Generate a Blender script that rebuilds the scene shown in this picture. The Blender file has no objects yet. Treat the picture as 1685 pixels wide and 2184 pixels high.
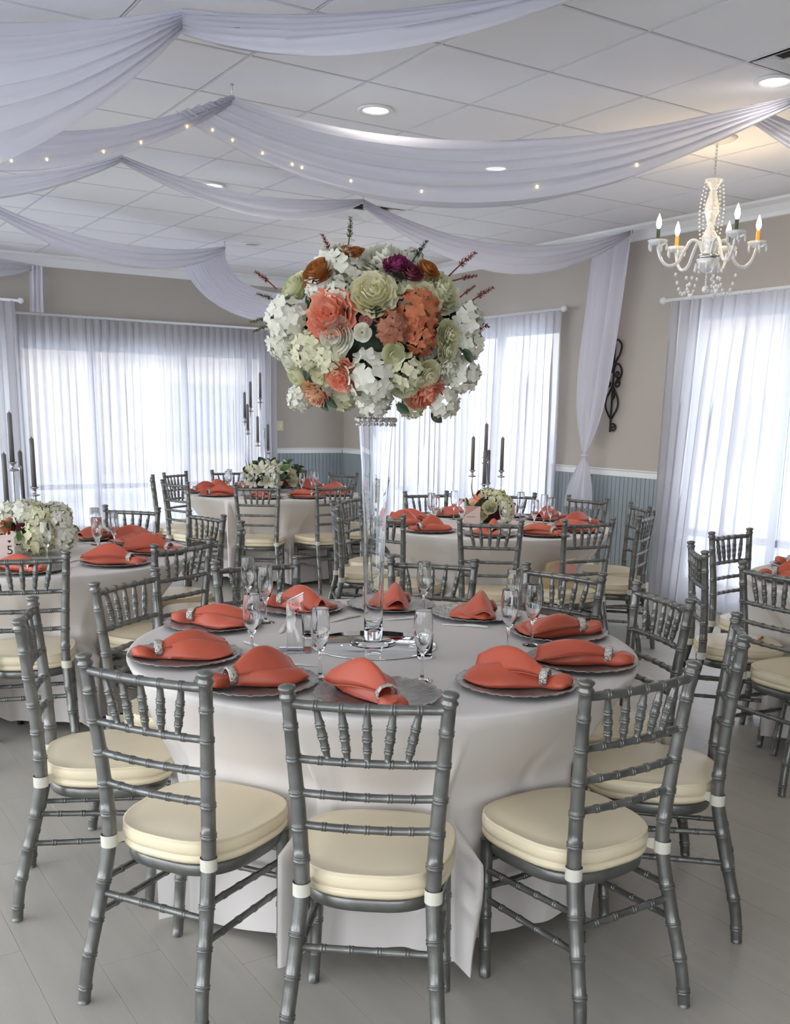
import bpy, bmesh, math, random
from mathutils import Vector, Matrix, noise
S = bpy.context.scene
COL = S.collection
PI = math.pi
# ---------------------------------------------------------------- camera
cd = bpy.data.cameras.new('camera'); cam = bpy.data.objects.new('camera', cd); COL.objects.link(cam)
FW = Vector((0.52859439, 0.8193637, -0.2218808)); RT = Vector((0.84233345, -0.53867237, 0.01750556)); UP = Vector((0.10517763, 0.19615096, 0.97491665))
cam.matrix_world = Matrix(((RT.x, UP.x, -FW.x, 0), (RT.y, UP.y, -FW.y, 0), (RT.z, UP.z, -FW.z, 1.6868), (0, 0, 0, 1)))
cd.sensor_fit = 'VERTICAL'; cd.sensor_height = 36; cd.sensor_width = 36
cd.lens = 2113.657 / 2184 * 36
cd.shift_y = 271.17 / 2184
cd.clip_start = 0.05; cd.clip_end = 300
S.camera = cam
# ---------------------------------------------------------------- world, exposure
SKY_STRENGTH = 3.4
w = bpy.data.worlds.new('sky'); S.world = w; w.use_nodes = True
nt = w.node_tree; bg = nt.nodes['Background']
tc = nt.nodes.new('ShaderNodeTexCoord'); sx = nt.nodes.new('ShaderNodeSeparateXYZ'); rmp = nt.nodes.new('ShaderNodeValToRGB')
nt.links.new(tc.outputs['Generated'], sx.inputs[0]); nt.links.new(sx.outputs['Z'], rmp.inputs[0]); nt.links.new(rmp.outputs[0], bg.inputs[0])
rmp.color_ramp.elements[0].position = 0.0; rmp.color_ramp.elements[0].color = (0.93, 0.94, 0.97, 1)
rmp.color_ramp.elements[1].position = 0.8; rmp.color_ramp.elements[1].color = (0.72, 0.80, 0.98, 1)
bg.inputs[1].default_value = SKY_STRENGTH
S.view_settings.view_transform = 'Standard'; S.view_settings.look = 'None'; S.view_settings.gamma = 1.0
S.view_settings.use_curve_mapping = False
S.view_settings.exposure = 1.15
S.cycles.max_bounces = 20; S.cycles.diffuse_bounces = 6; S.cycles.transmission_bounces = 14; S.cycles.transparent_max_bounces = 32
S.cycles.sample_clamp_indirect = 6.0
S.cycles.caustics_reflective = False; S.cycles.caustics_refractive = False
DOWNLIGHT_W = 4.0
def area(name, loc, size, power, color, rot=(0, 0, 0), shape='DISK'):
    l = bpy.data.lights.new(name, 'AREA'); l.shape = shape; l.size = size; l.energy = power; l.color = color
    o = bpy.data.objects.new(name, l); o.location = loc; o.rotation_euler = rot; COL.objects.link(o); return o
# ---------------------------------------------------------------- materials
def principled(name, col, rough=0.5, metal=0.0, var=0.0, vscale=8.0, bump=0.0, bscale=40.0, sub=0.0, emit=None, estr=0.0, spec=None, coat=0.0, stretch=None):
    m = bpy.data.materials.new(name); m.use_nodes = True; t = m.node_tree; b = t.nodes['Principled BSDF']
    b.inputs['Base Color'].default_value = (*col, 1); b.inputs['Roughness'].default_value = rough; b.inputs['Metallic'].default_value = metal
    if spec is not None: b.inputs['Specular IOR Level'].default_value = spec
    if coat: b.inputs['Coat Weight'].default_value = coat
    if emit: b.inputs['Emission Color'].default_value = (*emit, 1); b.inputs['Emission Strength'].default_value = estr
    if sub: b.inputs['Subsurface Weight'].default_value = sub; b.inputs['Subsurface Radius'].default_value = (.02, .01, .008)
    if var or bump:
        co = t.nodes.new('ShaderNodeTexCoord'); mp = t.nodes.new('ShaderNodeMapping'); t.links.new(co.outputs['Object'], mp.inputs[0])
        if stretch: mp.inputs['Scale'].default_value = stretch
    if var:
        n = t.nodes.new('ShaderNodeTexNoise'); n.inputs['Scale'].default_value = vscale; n.inputs['Detail'].default_value = 5
        t.links.new(mp.outputs[0], n.inputs['Vector'])
        r = t.nodes.new('ShaderNodeValToRGB'); r.color_ramp.elements[0].position = .3; r.color_ramp.elements[1].position = .7
        r.color_ramp.elements[0].color = (*[c * (1 - var) for c in col], 1); r.color_ramp.elements[1].color = (*[min(1, c * (1 + var)) for c in col], 1)
        t.links.new(n.outputs[0], r.inputs[0]); t.links.new(r.outputs[0], b.inputs['Base Color'])
    if bump:
        n2 = t.nodes.new('ShaderNodeTexNoise'); n2.inputs['Scale'].default_value = bscale; n2.inputs['Detail'].default_value = 4
        t.links.new(mp.outputs[0], n2.inputs['Vector'])
        bp = t.nodes.new('ShaderNodeBump'); bp.inputs['Strength'].default_value = bump; bp.inputs['Distance'].default_value = .01
        t.links.new(n2.outputs[0], bp.inputs['Height']); t.links.new(bp.outputs[0], b.inputs['Normal'])
    return m
def sheer(name, col, transp, transl=0.5):
    m = bpy.data.materials.new(name); m.use_nodes = True; t = m.node_tree; t.nodes.remove(t.nodes['Principled BSDF']); out = t.nodes['Material Output']
    d = t.nodes.new('ShaderNodeBsdfDiffuse'); l = t.nodes.new('ShaderNodeBsdfTranslucent'); a = t.nodes.new('ShaderNodeBsdfTransparent')
    d.inputs[0].default_value = (*col, 1); l.inputs[0].default_value = (*col, 1)
    m1 = t.nodes.new('ShaderNodeMixShader'); m1.inputs[0].default_value = transl; t.links.new(d.outputs[0], m1.inputs[1]); t.links.new(l.outputs[0], m1.inputs[2])
    m2 = t.nodes.new('ShaderNodeMixShader'); m2.inputs[0].default_value = transp; t.links.new(m1.outputs[0], m2.inputs[1]); t.links.new(a.outputs[0], m2.inputs[2])
    t.links.new(m2.outputs[0], out.inputs[0]); return m
def real_glass(name, tint=(.97, .98, .98), ior=1.45):
    m = principled(name, tint, .0, var=0); b = m.node_tree.nodes['Principled BSDF']; b.inputs['Transmission Weight'].default_value = 1; b.inputs['IOR'].default_value = ior; return m
def clear_glass(name, tint=(0.97, 0.985, 0.985), ior=1.5, refl=1.0):
    m = bpy.data.materials.new(name); m.use_nodes = True; t = m.node_tree; t.nodes.remove(t.nodes['Principled BSDF']); out = t.nodes['Material Output']
    g = t.nodes.new('ShaderNodeBsdfGlossy'); g.inputs['Roughness'].default_value = 0.02; a = t.nodes.new('ShaderNodeBsdfTransparent'); a.inputs[0].default_value = (*tint, 1)
    # Schlick reflectance, the same for both sides of a thin pane
    lw = t.nodes.new('ShaderNodeLayerWeight'); lw.inputs['Blend'].default_value = .5
    pw = t.nodes.new('ShaderNodeMath'); pw.operation = 'POWER'; pw.inputs[1].default_value = 4.0; t.links.new(lw.outputs['Facing'], pw.inputs[0])
    f = t.nodes.new('ShaderNodeMath'); f.operation = 'MULTIPLY_ADD'; f.inputs[1].default_value = .85; f.inputs[2].default_value = ((ior - 1) / (ior + 1)) ** 2; t.links.new(pw.outputs[0], f.inputs[0])
    x = t.nodes.new('ShaderNodeMixShader'); t.links.new(f.outputs[0], x.inputs[0]); t.links.new(a.outputs[0], x.inputs[1]); t.links.new(g.outputs[0], x.inputs[2])
    t.links.new(x.outputs[0], out.inputs[0]); return m
def petal_mat(name, c0, c1=None):
    """petals: soft diffuse with some light through; c1 = colour the petals have towards their tips (noise mix)"""
    m = principled(name, c0, rough=.65, var=0, spec=.2); t = m.node_tree; b = t.nodes['Principled BSDF']
    c1 = c1 or tuple(min(1, c * 1.12) for c in c0)
    co = t.nodes.new('ShaderNodeTexCoord'); n = t.nodes.new('ShaderNodeTexNoise'); n.inputs['Scale'].default_value = 22; n.inputs['Detail'].default_value = 3
    t.links.new(co.outputs['Object'], n.inputs['Vector'])
    r = t.nodes.new('ShaderNodeValToRGB'); r.color_ramp.elements[0].position = .35; r.color_ramp.elements[1].position = .65
    r.color_ramp.elements[0].color = (*c0, 1); r.color_ramp.elements[1].color = (*c1, 1)
    t.links.new(n.outputs[0], r.inputs[0]); t.links.new(r.outputs[0], b.inputs['Base Color'])
    tr = t.nodes.new('ShaderNodeBsdfTranslucent'); t.links.new(r.outputs[0], tr.inputs[0]); mx = t.nodes.new('ShaderNodeMixShader'); mx.inputs[0].default_value = .25
    t.links.new(b.outputs[0], mx.inputs[1]); t.links.new(tr.outputs[0], mx.inputs[2]); t.links.new(mx.outputs[0], t.nodes['Material Output'].inputs[0])
    return m
M = dict(
    wall=principled('beige wall paint', (.43, .385, .33), .8, var=.03, vscale=2, bump=.06, bscale=60),
    wainscot=principled('blue grey wainscot paint', (.27, .315, .33), .55, var=.03, vscale=3),
    white=principled('white trim paint', (.80, .80, .78), .45, var=.02, vscale=4),
    tile=principled('white ceiling tile', (.90, .897, .895), .75, var=.02, vscale=1.6, bump=.05, bscale=120),
    grid=principled('white ceiling grid bar', (.72, .72, .73), .5, var=.02),
    gap=principled('dark ceiling void', (.08, .08, .08), .9, var=.05),
    plank=principled('grey wood plank', (.44, .41, .355), .32, var=.05, vscale=3.0, bump=.04, bscale=18, stretch=(6, .7, 1)),
    subfloor=principled('dark underlay', (.12, .115, .11), .9, var=.05),
    alu=principled('grey window frame', (.36, .42, .52), .4, .3, var=.03),
    pane=clear_glass('window glass'),
    curtain=sheer('white sheer curtain', (.66, .65, .67), .08, .62),
    drape=sheer('white sheer drape', (.72, .71, .76), .16, .4),
    drape_tail=sheer('white sheer drape tail', (.86, .85, .92), .12, .45),
    cloth=principled('pale grey tablecloth', (.69, .645, .61), .85, var=.02, vscale=1.5, bump=.03, bscale=300),
    silver=principled('silver painted wood', (.17, .17, .158), .34, .62, var=.22, vscale=14, bump=.05, bscale=60),
    vinyl=principled('cream vinyl cushion', (.77, .67, .47), .33, var=.04, vscale=3, bump=.04, bscale=25),
    strap=principled('ivory elastic strap', (.64, .62, .53), .6, var=.03),
    darkleg=principled('black table leg', (.02, .02, .02), .4, var=.1),
    ply=principled('plywood table underside', (.32, .22, .13), .6, var=.15, vscale=5, stretch=(1, 8, 1)),
    charger=principled('antique silver charger', (.34, .335, .33), .32, .85, var=.25, vscale=30, bump=.35, bscale=70),
    napkin=principled('coral satin napkin', (.53, .10, .053), .42, var=.05, vscale=6, bump=.05, bscale=200),
    ring=principled('rhinestone silver', (.62, .60, .55), .22, .9, var=.3, vscale=120, bump=.8, bscale=160),
    glass=real_glass('clear drinking glass', (.96, .97, .97), 1.45),
    vase=real_glass('clear vase glass', (.96, .97, .975), 1.45),
    acrylic=real_glass('clear acrylic', (.96, .97, .975), 1.45),
    crystal=principled('cut crystal', (.80, .80, .78), .06, .0, coat=1.0, var=.10, vscale=60),
    mirror=principled('mirror', (.82, .84, .82), .015, 1.0, var=.004),
    plastic=principled('white plastic cutlery', (.74, .73, .70), .3, var=.03),
    candle=principled('charcoal wax candle', (.135, .13, .125), .5, var=.06, vscale=10),
    wick=principled('burnt wick', (.02, .018, .016), .9, var=.1),
    nickel=principled('polished silver', (.50, .50, .52), .2, .95, var=.08, vscale=20),
    iron=principled('black wrought iron', (.012, .012, .012), .5, .3, var=.2, vscale=40),
    rod=principled('white curtain rod', (.74, .74, .74), .4, var=.02),
    outlet=principled('ivory wall plate', (.70, .66, .42), .5, var=.04),
    black=principled('black print', (.015, .015, .015), .7, var=.05),
    red=principled('red lettering', (.65, .03, .03), .6, var=.04),
    pinkcard=principled('pale pink card', (.66, .52, .47), .7, var=.06, vscale=20),
    pinkdeep=principled('dusty pink panel', (.58, .28, .24), .7, var=.08),
    tan=principled('tan paper bag', (.46, .35, .20), .7, var=.12, vscale=16),
    paper=principled('white paper', (.78, .80, .86), .8, var=.02),
    orange=principled('orange plastic', (.62, .20, .06), .5, var=.04),
    leaf=principled('dark green leaf', (.022, .05, .02), .45, var=.35, vscale=30),
    leaf2=principled('mid green leaf', (.09, .17, .05), .45, var=.3, vscale=30),
    moss=principled('dark green moss foam', (.018, .028, .012), .9, var=.4, vscale=40),
    sprig=principled('dark red sprig', (.19, .035, .028), .6, var=.3, vscale=40),
    sprig2=principled('olive green sprig', (.12, .11, .03), .6, var=.3, vscale=40),
    stem=principled('green stem', (.09, .12, .04), .6, var=.2),
    bulb=principled('warm flame bulb', (1, .85, .6), .3, emit=(1, .82, .48), estr=7.0),
    fairy=principled('warm fairy bulb', (1, .8, .4), .3, emit=(1, .70, .25), estr=3.5),
    cable=principled('clear cable', (.65, .65, .6), .5, var=.05),
    amber=principled('amber candle sleeve', (.75, .33, .04), .4, var=.06, emit=(1, .45, .05), estr=.12),
    greensleeve=principled('dark green candle sleeve', (.05, .10, .06), .4, var=.1),
    lens=principled('lit downlight lens', (.9, .9, .9), .4, emit=(1, .97, .92), estr=1.6),
    speaker=principled('grey speaker grille', (.42, .41, .40), .7, var=.05, vscale=80),
    ventdark=principled('dark duct', (.03, .03, .03), .8, var=.1),
    paving=principled('pale concrete paving', (.78, .78, .79), .85, var=.06, vscale=1.5),
    facade=principled('beige stucco', (.55, .47, .36), .85, var=.05, vscale=2),
    shop=principled('dark shop glass', (.10, .12, .14), .15, var=.1),
    roofing=principled('grey roof', (.3, .3, .31), .7, var=.1),
)
PET = dict(white=petal_mat('white petals', (.80, .78, .68), (.72, .71, .58)), cream=petal_mat('cream petals', (.74, .70, .50), (.66, .66, .42)),
           yellow=petal_mat('pale yellow petals', (.78, .73, .44), (.76, .73, .54)), green=petal_mat('pale green petals', (.62, .63, .36), (.70, .69, .48)),
           coral=petal_mat('coral petals', (.80, .24, .14), (.84, .47, .33)), rust=petal_mat('rust petals', (.33, .10, .025), (.42, .17, .05)),
           orange=petal_mat('burnt orange petals', (.58, .20, .09), (.46, .14, .07)), dusty=petal_mat('dusty copper petals', (.36, .13, .075), (.46, .21, .13)),
           peach=petal_mat('peach petals', (.80, .42, .26), (.78, .58, .38)), plum=petal_mat('magenta petals', (.20, .02, .09), (.36, .06, .16)),
           pink=petal_mat('pink bud petals', (.58, .20, .19), (.62, .30, .27)), wine=petal_mat('wine petals', (.14, .02, .04), (.24, .06, .08)))
# ---------------------------------------------------------------- mesh helpers
class MB:
    def __init__(s): s.v = []; s.f = []; s.sm = []
    def add(s, vs, fs, smooth=True):
        o = len(s.v); s.v += [tuple(v) for v in vs]; s.f += [tuple(i + o for i in f) for f in fs]; s.sm += [smooth] * len(fs); return s
    def box(s, x0, x1, y0, y1, z0, z1):
        return s.add([(x0, y0, z0), (x1, y0, z0), (x1, y1, z0), (x0, y1, z0), (x0, y0, z1), (x1, y0, z1), (x1, y1, z1), (x0, y1, z1)],
                     [(0, 3, 2, 1), (4, 5, 6, 7), (0, 1, 5, 4), (1, 2, 6, 5), (2, 3, 7, 6), (3, 0, 4, 7)], False)
    def obox(s, mat, hx, hy, hz):
        vs = [mat @ Vector((a * hx, b * hy, c * hz)) for c in (-1, 1) for a, b in ((-1, -1), (1, -1), (1, 1), (-1, 1))]
        return s.add(vs, [(0, 3, 2, 1), (4, 5, 6, 7), (0, 1, 5, 4), (1, 2, 6, 5), (2, 3, 7, 6), (3, 0, 4, 7)], False)
    def grid(s, P, nu, nv, closeu=False, closev=False, smooth=True, flip=False):
        """P(i,j) for i<nu (+1 if open), j likewise"""
        cu = nu if closeu else nu + 1; cv = nv if closev else nv + 1
        vs = [P(i, j) for i in range(cu) for j in range(cv)]
        fs = []
        for i in range(nu):
            for j in range(nv):
                a = i * cv + j; b = ((i + 1) % cu) * cv + j; c = ((i + 1) % cu) * cv + (j + 1) % cv; d = i * cv + (j + 1) % cv
                fs.append((a, d, c, b) if flip else (a, b, c, d))
        return s.add(vs, fs, smooth)
    def lathe(s, prof, n=24, cx=0, cy=0, mod=None):
        """prof: list of (r,z), bottom/outside to top"""
        def P(i, j):
            a = 2 * PI * j / n; r, z = prof[i]
            if mod: r, z = mod(a, r, z)
            return (cx + r * math.cos(a), cy + r * math.sin(a), z)
        return s.grid(P, len(prof) - 1, n, closev=True, flip=True)
    def tube(s, pts, rad, n=8, cap=True, closed=False):
        pts = [Vector(p) for p in pts]; k = len(pts)
        if not hasattr(rad, '__len__'): rad = [rad] * k
        T = []
        for i in range(k):
            a = pts[max(i - 1, 0)] if not closed else pts[i - 1]; b = pts[min(i + 1, k - 1)] if not closed else pts[(i + 1) % k]
            d = b - a; T.append(d.normalized() if d.length > 1e-9 else (T[-1] if T else Vector((0, 0, 1))))
        ref = Vector((0, 0, 1)) if abs(T[0].z) < .9 else Vector((1, 0, 0))
        N = (ref - T[0] * ref.dot(T[0])).normalized(); fr = []
        for i in range(k):
            N = (N - T[i] * N.dot(T[i])).normalized(); fr.append((N.copy(), T[i].cross(N)))
        def P(i, j):
            a = 2 * PI * j / n; q = fr[i % k]; return pts[i % k] + (q[0] * math.cos(a) + q[1] * math.sin(a)) * rad[i % k]
        s.grid(P, k if closed else k - 1, n, closeu=closed, closev=True)
        if cap and not closed:
            o = len(s.v) - k * n
            s.f.append(tuple(o + j for j in range(n - 1, -1, -1))); s.sm.append(False)
            s.f.append(tuple(o + (k - 1) * n + j for j in range(n))); s.sm.append(False)
        return s
    def ball(s, c, rx, ry=None, rz=None, n=10, m=6):
        ry = ry or rx; rz = rz or rx; c = Vector(c)
        def P(i, j):
            t = PI * i / m; a = 2 * PI * j / n; q = max(math.sin(t), 1e-4)
            return c + Vector((rx * q * math.cos(a), ry * q * math.sin(a), rz * math.cos(t)))
        return s.grid(P, m, n, closev=True)
    def mesh(s, name, mat):
        me = bpy.data.meshes.new(name); me.from_pydata(s.v, [], s.f); me.polygons.foreach_set('use_smooth', s.sm)
        me.materials.append(mat); me.update(); return me
def obj(name, data, parent=None, loc=None, rot=None, mat=None):
    if isinstance(data, MB): data = data.mesh(name, mat)
    o = bpy.data.objects.new(name, data); COL.objects.link(o)
    if parent: o.parent = parent
    if loc is not None: o.location = loc
    if rot is not None: o.rotation_euler = rot
    return o
def tag(o, label, cat, group=None, kind=None):
    o['label'] = label; o['category'] = cat
    if group: o['group'] = group
    if kind: o['kind'] = kind
    return o
def thing(name, label, cat, loc=(0, 0, 0), rz=0.0, group=None):
    o = obj(name, None, loc=loc, rot=(0, 0, rz)); return tag(o, label, cat, group)
def struct(name, mb, mat, parent=None):
    o = obj(name, mb, parent, mat=mat)
    if not parent: o['kind'] = 'structure'
    return o
def catmull(pts, n):
    P = [Vector(p) for p in pts]; out = []; k = len(P)
    for i in range(k - 1):
        a = P[max(i - 1, 0)]; b = P[i]; c = P[i + 1]; d = P[min(i + 2, k - 1)]
        for j in range(n):
            t = j / n
            out.append(.5 * ((2 * b) + (c - a) * t + (2 * a - 5 * b + 4 * c - d) * t * t + (3 * b - a - 3 * c + d) * t ** 3))
    out.append(P[-1]); return out
def ring_tube(mb, path, radf, rings, n=10, ringw=.0085, bulge=1.17, double=True):
    """turned bamboo rod: path polyline, radius function of arc fraction, rings at arc fractions"""
    P = [Vector(p) for p in path]; L = [0]
    for a, b in zip(P, P[1:]): L.append(L[-1] + (b - a).length)
    tot = L[-1]
    st = [(l / tot, radf(l / tot)) for l in L]
    wd = ringw / tot
    for r in rings:
        st = [q for q in st if abs(q[0] - r) > wd * 1.15]
        b = radf(r)
        if double: st += [(r - wd * 1.05, b), (r - wd, b * 1.01), (r - wd * .88, b * bulge), (r - wd * .34, b * bulge), (r - wd * .18, b * 1.0), (r + wd * .18, b * 1.0), (r + wd * .34, b * bulge), (r + wd * .88, b * bulge), (r + wd, b * 1.01), (r + wd * 1.05, b)]
        else: st += [(r - wd, b), (r - wd * .5, b * bulge), (r + wd * .5, b * bulge), (r + wd, b)]
    st = sorted(q for q in st if 0 <= q[0] <= 1); pts = []; rad = []
    for sfrac, r in st:
        d = sfrac * tot; i = 0
        while i < len(L) - 2 and L[i + 1] < d: i += 1
        f = (d - L[i]) / max(L[i + 1] - L[i], 1e-9); pts.append(P[i].lerp(P[i + 1], min(max(f, 0), 1))); rad.append(r)
    return mb.tube(pts, rad, n)
def look(axis, roll=0.0):
    q = Vector(axis).to_track_quat('Z', 'Y').to_matrix().to_4x4(); return q @ Matrix.Rotation(roll, 4, 'Z')
# ---------------------------------------------------------------- the room
DZ = .097; ZC = 3.4245; XW = 7.167; YW = 12.559; XL = -4.0; YF = -3.0; TS = .6866; GX = 3.0114; GY = 2.9807
TH = .2
def wall(name, axis, const, s0, s1, openings, outward):
    """box wall with openings (s0,s1,z0,z1)"""
    mb = MB()
    def bx(a, b, z0, z1):
        if b - a < 1e-4 or z1 - z0 < 1e-4: return
        c0, c1 = (const, const + TH * outward) if outward > 0 else (const - TH, const)
        if axis == 'x': mb.box(a, b, c0, c1, z0, z1)
        else: mb.box(c0, c1, a, b, z0, z1)
    cur = s0
    for (a, b, z0, z1) in sorted(openings):
        bx(cur, a, 0, ZC + .1); bx(a, b, 0, z0); bx(a, b, z1, ZC + .1); cur = b
    bx(cur, s1, 0, ZC + .1)
    return struct(name, mb, M['wall'])
ZR = 1.197
OB = [(-3.2, 0.2, .15, 2.417), (0.5, 2.52, .15, 2.417), (2.78, 5.98, .15, 2.417)]
ORT = [(3.2, 6.36, .15, 2.597), (8.08, 11.70, .15, 2.597)]
OL_FILL = [(-2.4, 1.4, .15, 2.9), (2.0, 6.6, .15, 3.1), (7.0, 12.0, .15, 3.1)]  # unseen left-wall openings, added bare and enlarged to brighten the room
OF_FILL = [(-3.2, 0.6, .8, 2.7)]  # unseen opening behind the camera, added for front fill daylight
wb = wall('wall_back', 'x', YW, XL - TH, XW + TH, OB, 1)
wr = wall('wall_right', 'y', XW, YF, YW, ORT, 1)
wl = wall('wall_left', 'y', XL, YF, YW, OL_FILL, -1)
wf = wall('wall_front', 'x', YF, XL - TH, XW + TH, OF_FILL, -1)
# floor: slab and planks running towards the corner
fl = struct('floor', MB().box(XL - TH, XW + TH, YF - TH, YW + TH, -.15, -.012), M['subfloor'])
random.seed(4)
PW = .19; PL = 1.55
pm = []
for k in range(6):
    mb = MB(); e = .0005; mb.add([(0, 0, -.012), (PW, 0, -.012), (PW, PL, -.012), (0, PL, -.012), (e, e, -.0003), (PW - e, e, -.0003), (PW - e, PL - e, -.0003), (e, PL - e, -.0003), (2 * e, 2 * e, 0), (PW - 2 * e, 2 * e, 0), (PW - 2 * e, PL - 2 * e, 0), (2 * e, PL - 2 * e, 0)],
        [(0, 1, 5, 4), (1, 2, 6, 5), (2, 3, 7, 6), (3, 0, 4, 7), (4, 5, 9, 8), (5, 6, 10, 9), (6, 7, 11, 10), (7, 4, 8, 11), (8, 9, 10, 11)], False)
    pm.append(mb.mesh('floor_plank', M['plank']))
rest = MB(); cand = []
nx = int((XW - XL) / PW) + 1
for i in range(nx):
    x = XL + i * PW; off = (i * .57) % 1 * PL
    y = YF - off
    while y < YW:
        cand.append((x, y)); y += PL
def nearkey(c):
    x, y = c[0] + PW / 2, c[1] + PL / 2; ang = math.degrees(math.atan2(x, y)) - 32.8
    return math.hypot(x, y) + (0 if abs(ang) < 24 and y > -.2 else 100)
cand.sort(key=nearkey)
for i, (x, y) in enumerate(cand):
    if i < 290: obj('floor_plank', pm[i % 6], fl, loc=(x, y, 0))
    else: rest.box(x + .0008, x + PW - .0008, y + .0008, y + PL - .0008, -.012, 0)
r_ = obj('floor_plank_field', rest, fl, mat=M['plank']); r_['kind'] = 'stuff'
# ceiling: void slab, T-bar grid, lay-in tiles
cl = struct('ceiling', MB().box(XL - TH, XW + TH, YF - TH, YW + TH, ZC + .03, ZC + .15), M['gap'])
BW = .005; tile = MB(); g_ = BW + .0045; h_ = TS - g_
tile.add([(g_, g_, .012), (h_, g_, .012), (h_, h_, .012), (g_, h_, .012), (g_, g_, .004), (h_, g_, .004), (h_, h_, .004), (g_, h_, .004), (g_ + .005, g_ + .005, 0), (h_ - .005, g_ + .005, 0), (h_ - .005, h_ - .005, 0), (g_ + .005, h_ - .005, 0)],
         [(0, 4, 5, 1), (1, 5, 6, 2), (2, 6, 7, 3), (3, 7, 4, 0), (4, 8, 9, 5), (5, 9, 10, 6), (6, 10, 11, 7), (7, 11, 8, 4), (11, 10, 9, 8)], False)
tm = tile.mesh('ceiling_tile', M['tile'])
i0 = math.floor((XL - GX) / TS); i1 = math.ceil((XW - GX) / TS); j0 = math.floor((YF - GY) / TS); j1 = math.ceil((YW - GY) / TS)
VENTS = [(2, 7), (2, 0)]
tiles = []
for i in range(i0, i1):
    for j in range(j0, j1):
        x, y = GX + i * TS, GY + j * TS
        if (i, j) in VENTS: continue
        if x + TS > XW + .01 or y + TS > YW + .01 or x < XL or y < YF:
            tiles.append((999, x, y)); continue
        tiles.append((nearkey((x - PW / 2 + TS / 2, y - PL / 2 + TS / 2)), x, y))
tiles.sort(); rest = MB()
for n_, (k, x, y) in enumerate(tiles):
    if n_ < 240 and k < 900: obj('ceiling_tile', tm, cl, loc=(x, y, ZC))
    else: rest.box(max(x + g_, XL), min(x + h_, XW), max(y + g_, YF), min(y + h_, YW), ZC, ZC + .01)
r_ = obj('ceiling_tile_field', rest, cl, mat=M['tile']); r_['kind'] = 'stuff'
for i in range(i0 + 1, i1):
    x = GX + i * TS; obj('grid_bar', MB().box(x - BW, x + BW, YF, YW, ZC - .001, ZC + .028), cl, mat=M['grid'])
for j in range(j0 + 1, j1):
    y = GY + j * TS; obj('grid_bar', MB().box(XL, XW, y - BW, y + BW, ZC - .0015, ZC + .0275), cl, mat=M['grid'])
# crown, chair rail, baseboard, beadboard
def profile_run(name, prof, axis, const, a, b, sgn, parent=None, mat=None):
    """prof (d,z) with d the distance out of the wall; run from a to b"""
    mb = MB(); n = len(prof)
    for s in (a, b):
        mb.v += [((s, const - sgn * d, z) if axis == 'x' else (const - sgn * d, s, z)) for d, z in prof]
    for i in range(n):
        mb.f.append((i, (i + 1) % n, n + (i + 1) % n, n + i)); mb.sm.append(False)
    mb.f.append(tuple(range(n))); mb.sm.append(False); mb.f.append(tuple(range(2 * n - 1, n - 1, -1))); mb.sm.append(False)
    return struct(name, mb, mat or M['white'], parent)
crown = [(0, ZC - .135), (.012, ZC - .13), (.018, ZC - .10), (.05, ZC - .05), (.085, ZC - .025), (.09, ZC - .003), (0, ZC - .003)]
profile_run('trim_1', crown, 'x', YW, XL, XW, 1); profile_run('trim_2', crown, 'y', XW, YF, YW - .09, 1)
rail = [(0, ZR - .075), (.015, ZR - .07), (.018, ZR - .02), (.035, ZR - .008), (.035, ZR), (0, ZR)]
base = [(0, 0), (.016, 0), (.016, .12), (.010, .14), (0, .14)]
def bead(parent, axis, const, a, b):
    mb = MB(); n = max(2, int((b - a) / .055)); prof = []
    for i in range(n):
        s = a + (b - a) * i / n; wdt = (b - a) / n
        prof += [(s, .010), (s + wdt * .86, .010), (s + wdt * .90, .003), (s + wdt * .96, .003)]
    prof.append((b, .010))
    for z in (.14, ZR - .07): mb.v += [((s, const - d, z) if axis == 'x' else (const - d, s, z)) for s, d in prof]
    k = len(prof)
    for i in range(k - 1): mb.f.append((i, i + 1, k + i + 1, k + i)); mb.sm.append(False)
    o = obj('beadboard', mb, parent, mat=M['wainscot']); o['kind'] = 'stuff'
segs_b = [(XL, -3.2), (.2, .5), (2.52, 2.78), (5.98, XW)]; segs_r = [(YF, 3.2), (6.36, 8.08), (11.70, YW)]
t_ = 3
for a, b in segs_b:
    bead(wb, 'x', YW, a, b); profile_run('trim_%d' % t_, rail, 'x', YW, a, b - (.035 if b == XW else 0), 1); t_ += 1
for a, b in segs_r:
    bead(wr, 'y', XW, a, b); profile_run('trim_%d' % t_, rail, 'y', XW, a, b - (.0 if b == YW else 0), 1); t_ += 1
profile_run('baseboard_back', base, 'x', YW, XL, XW - .016, 1); profile_run('baseboard_right', base, 'y', XW, YF, YW, 1)
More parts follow.
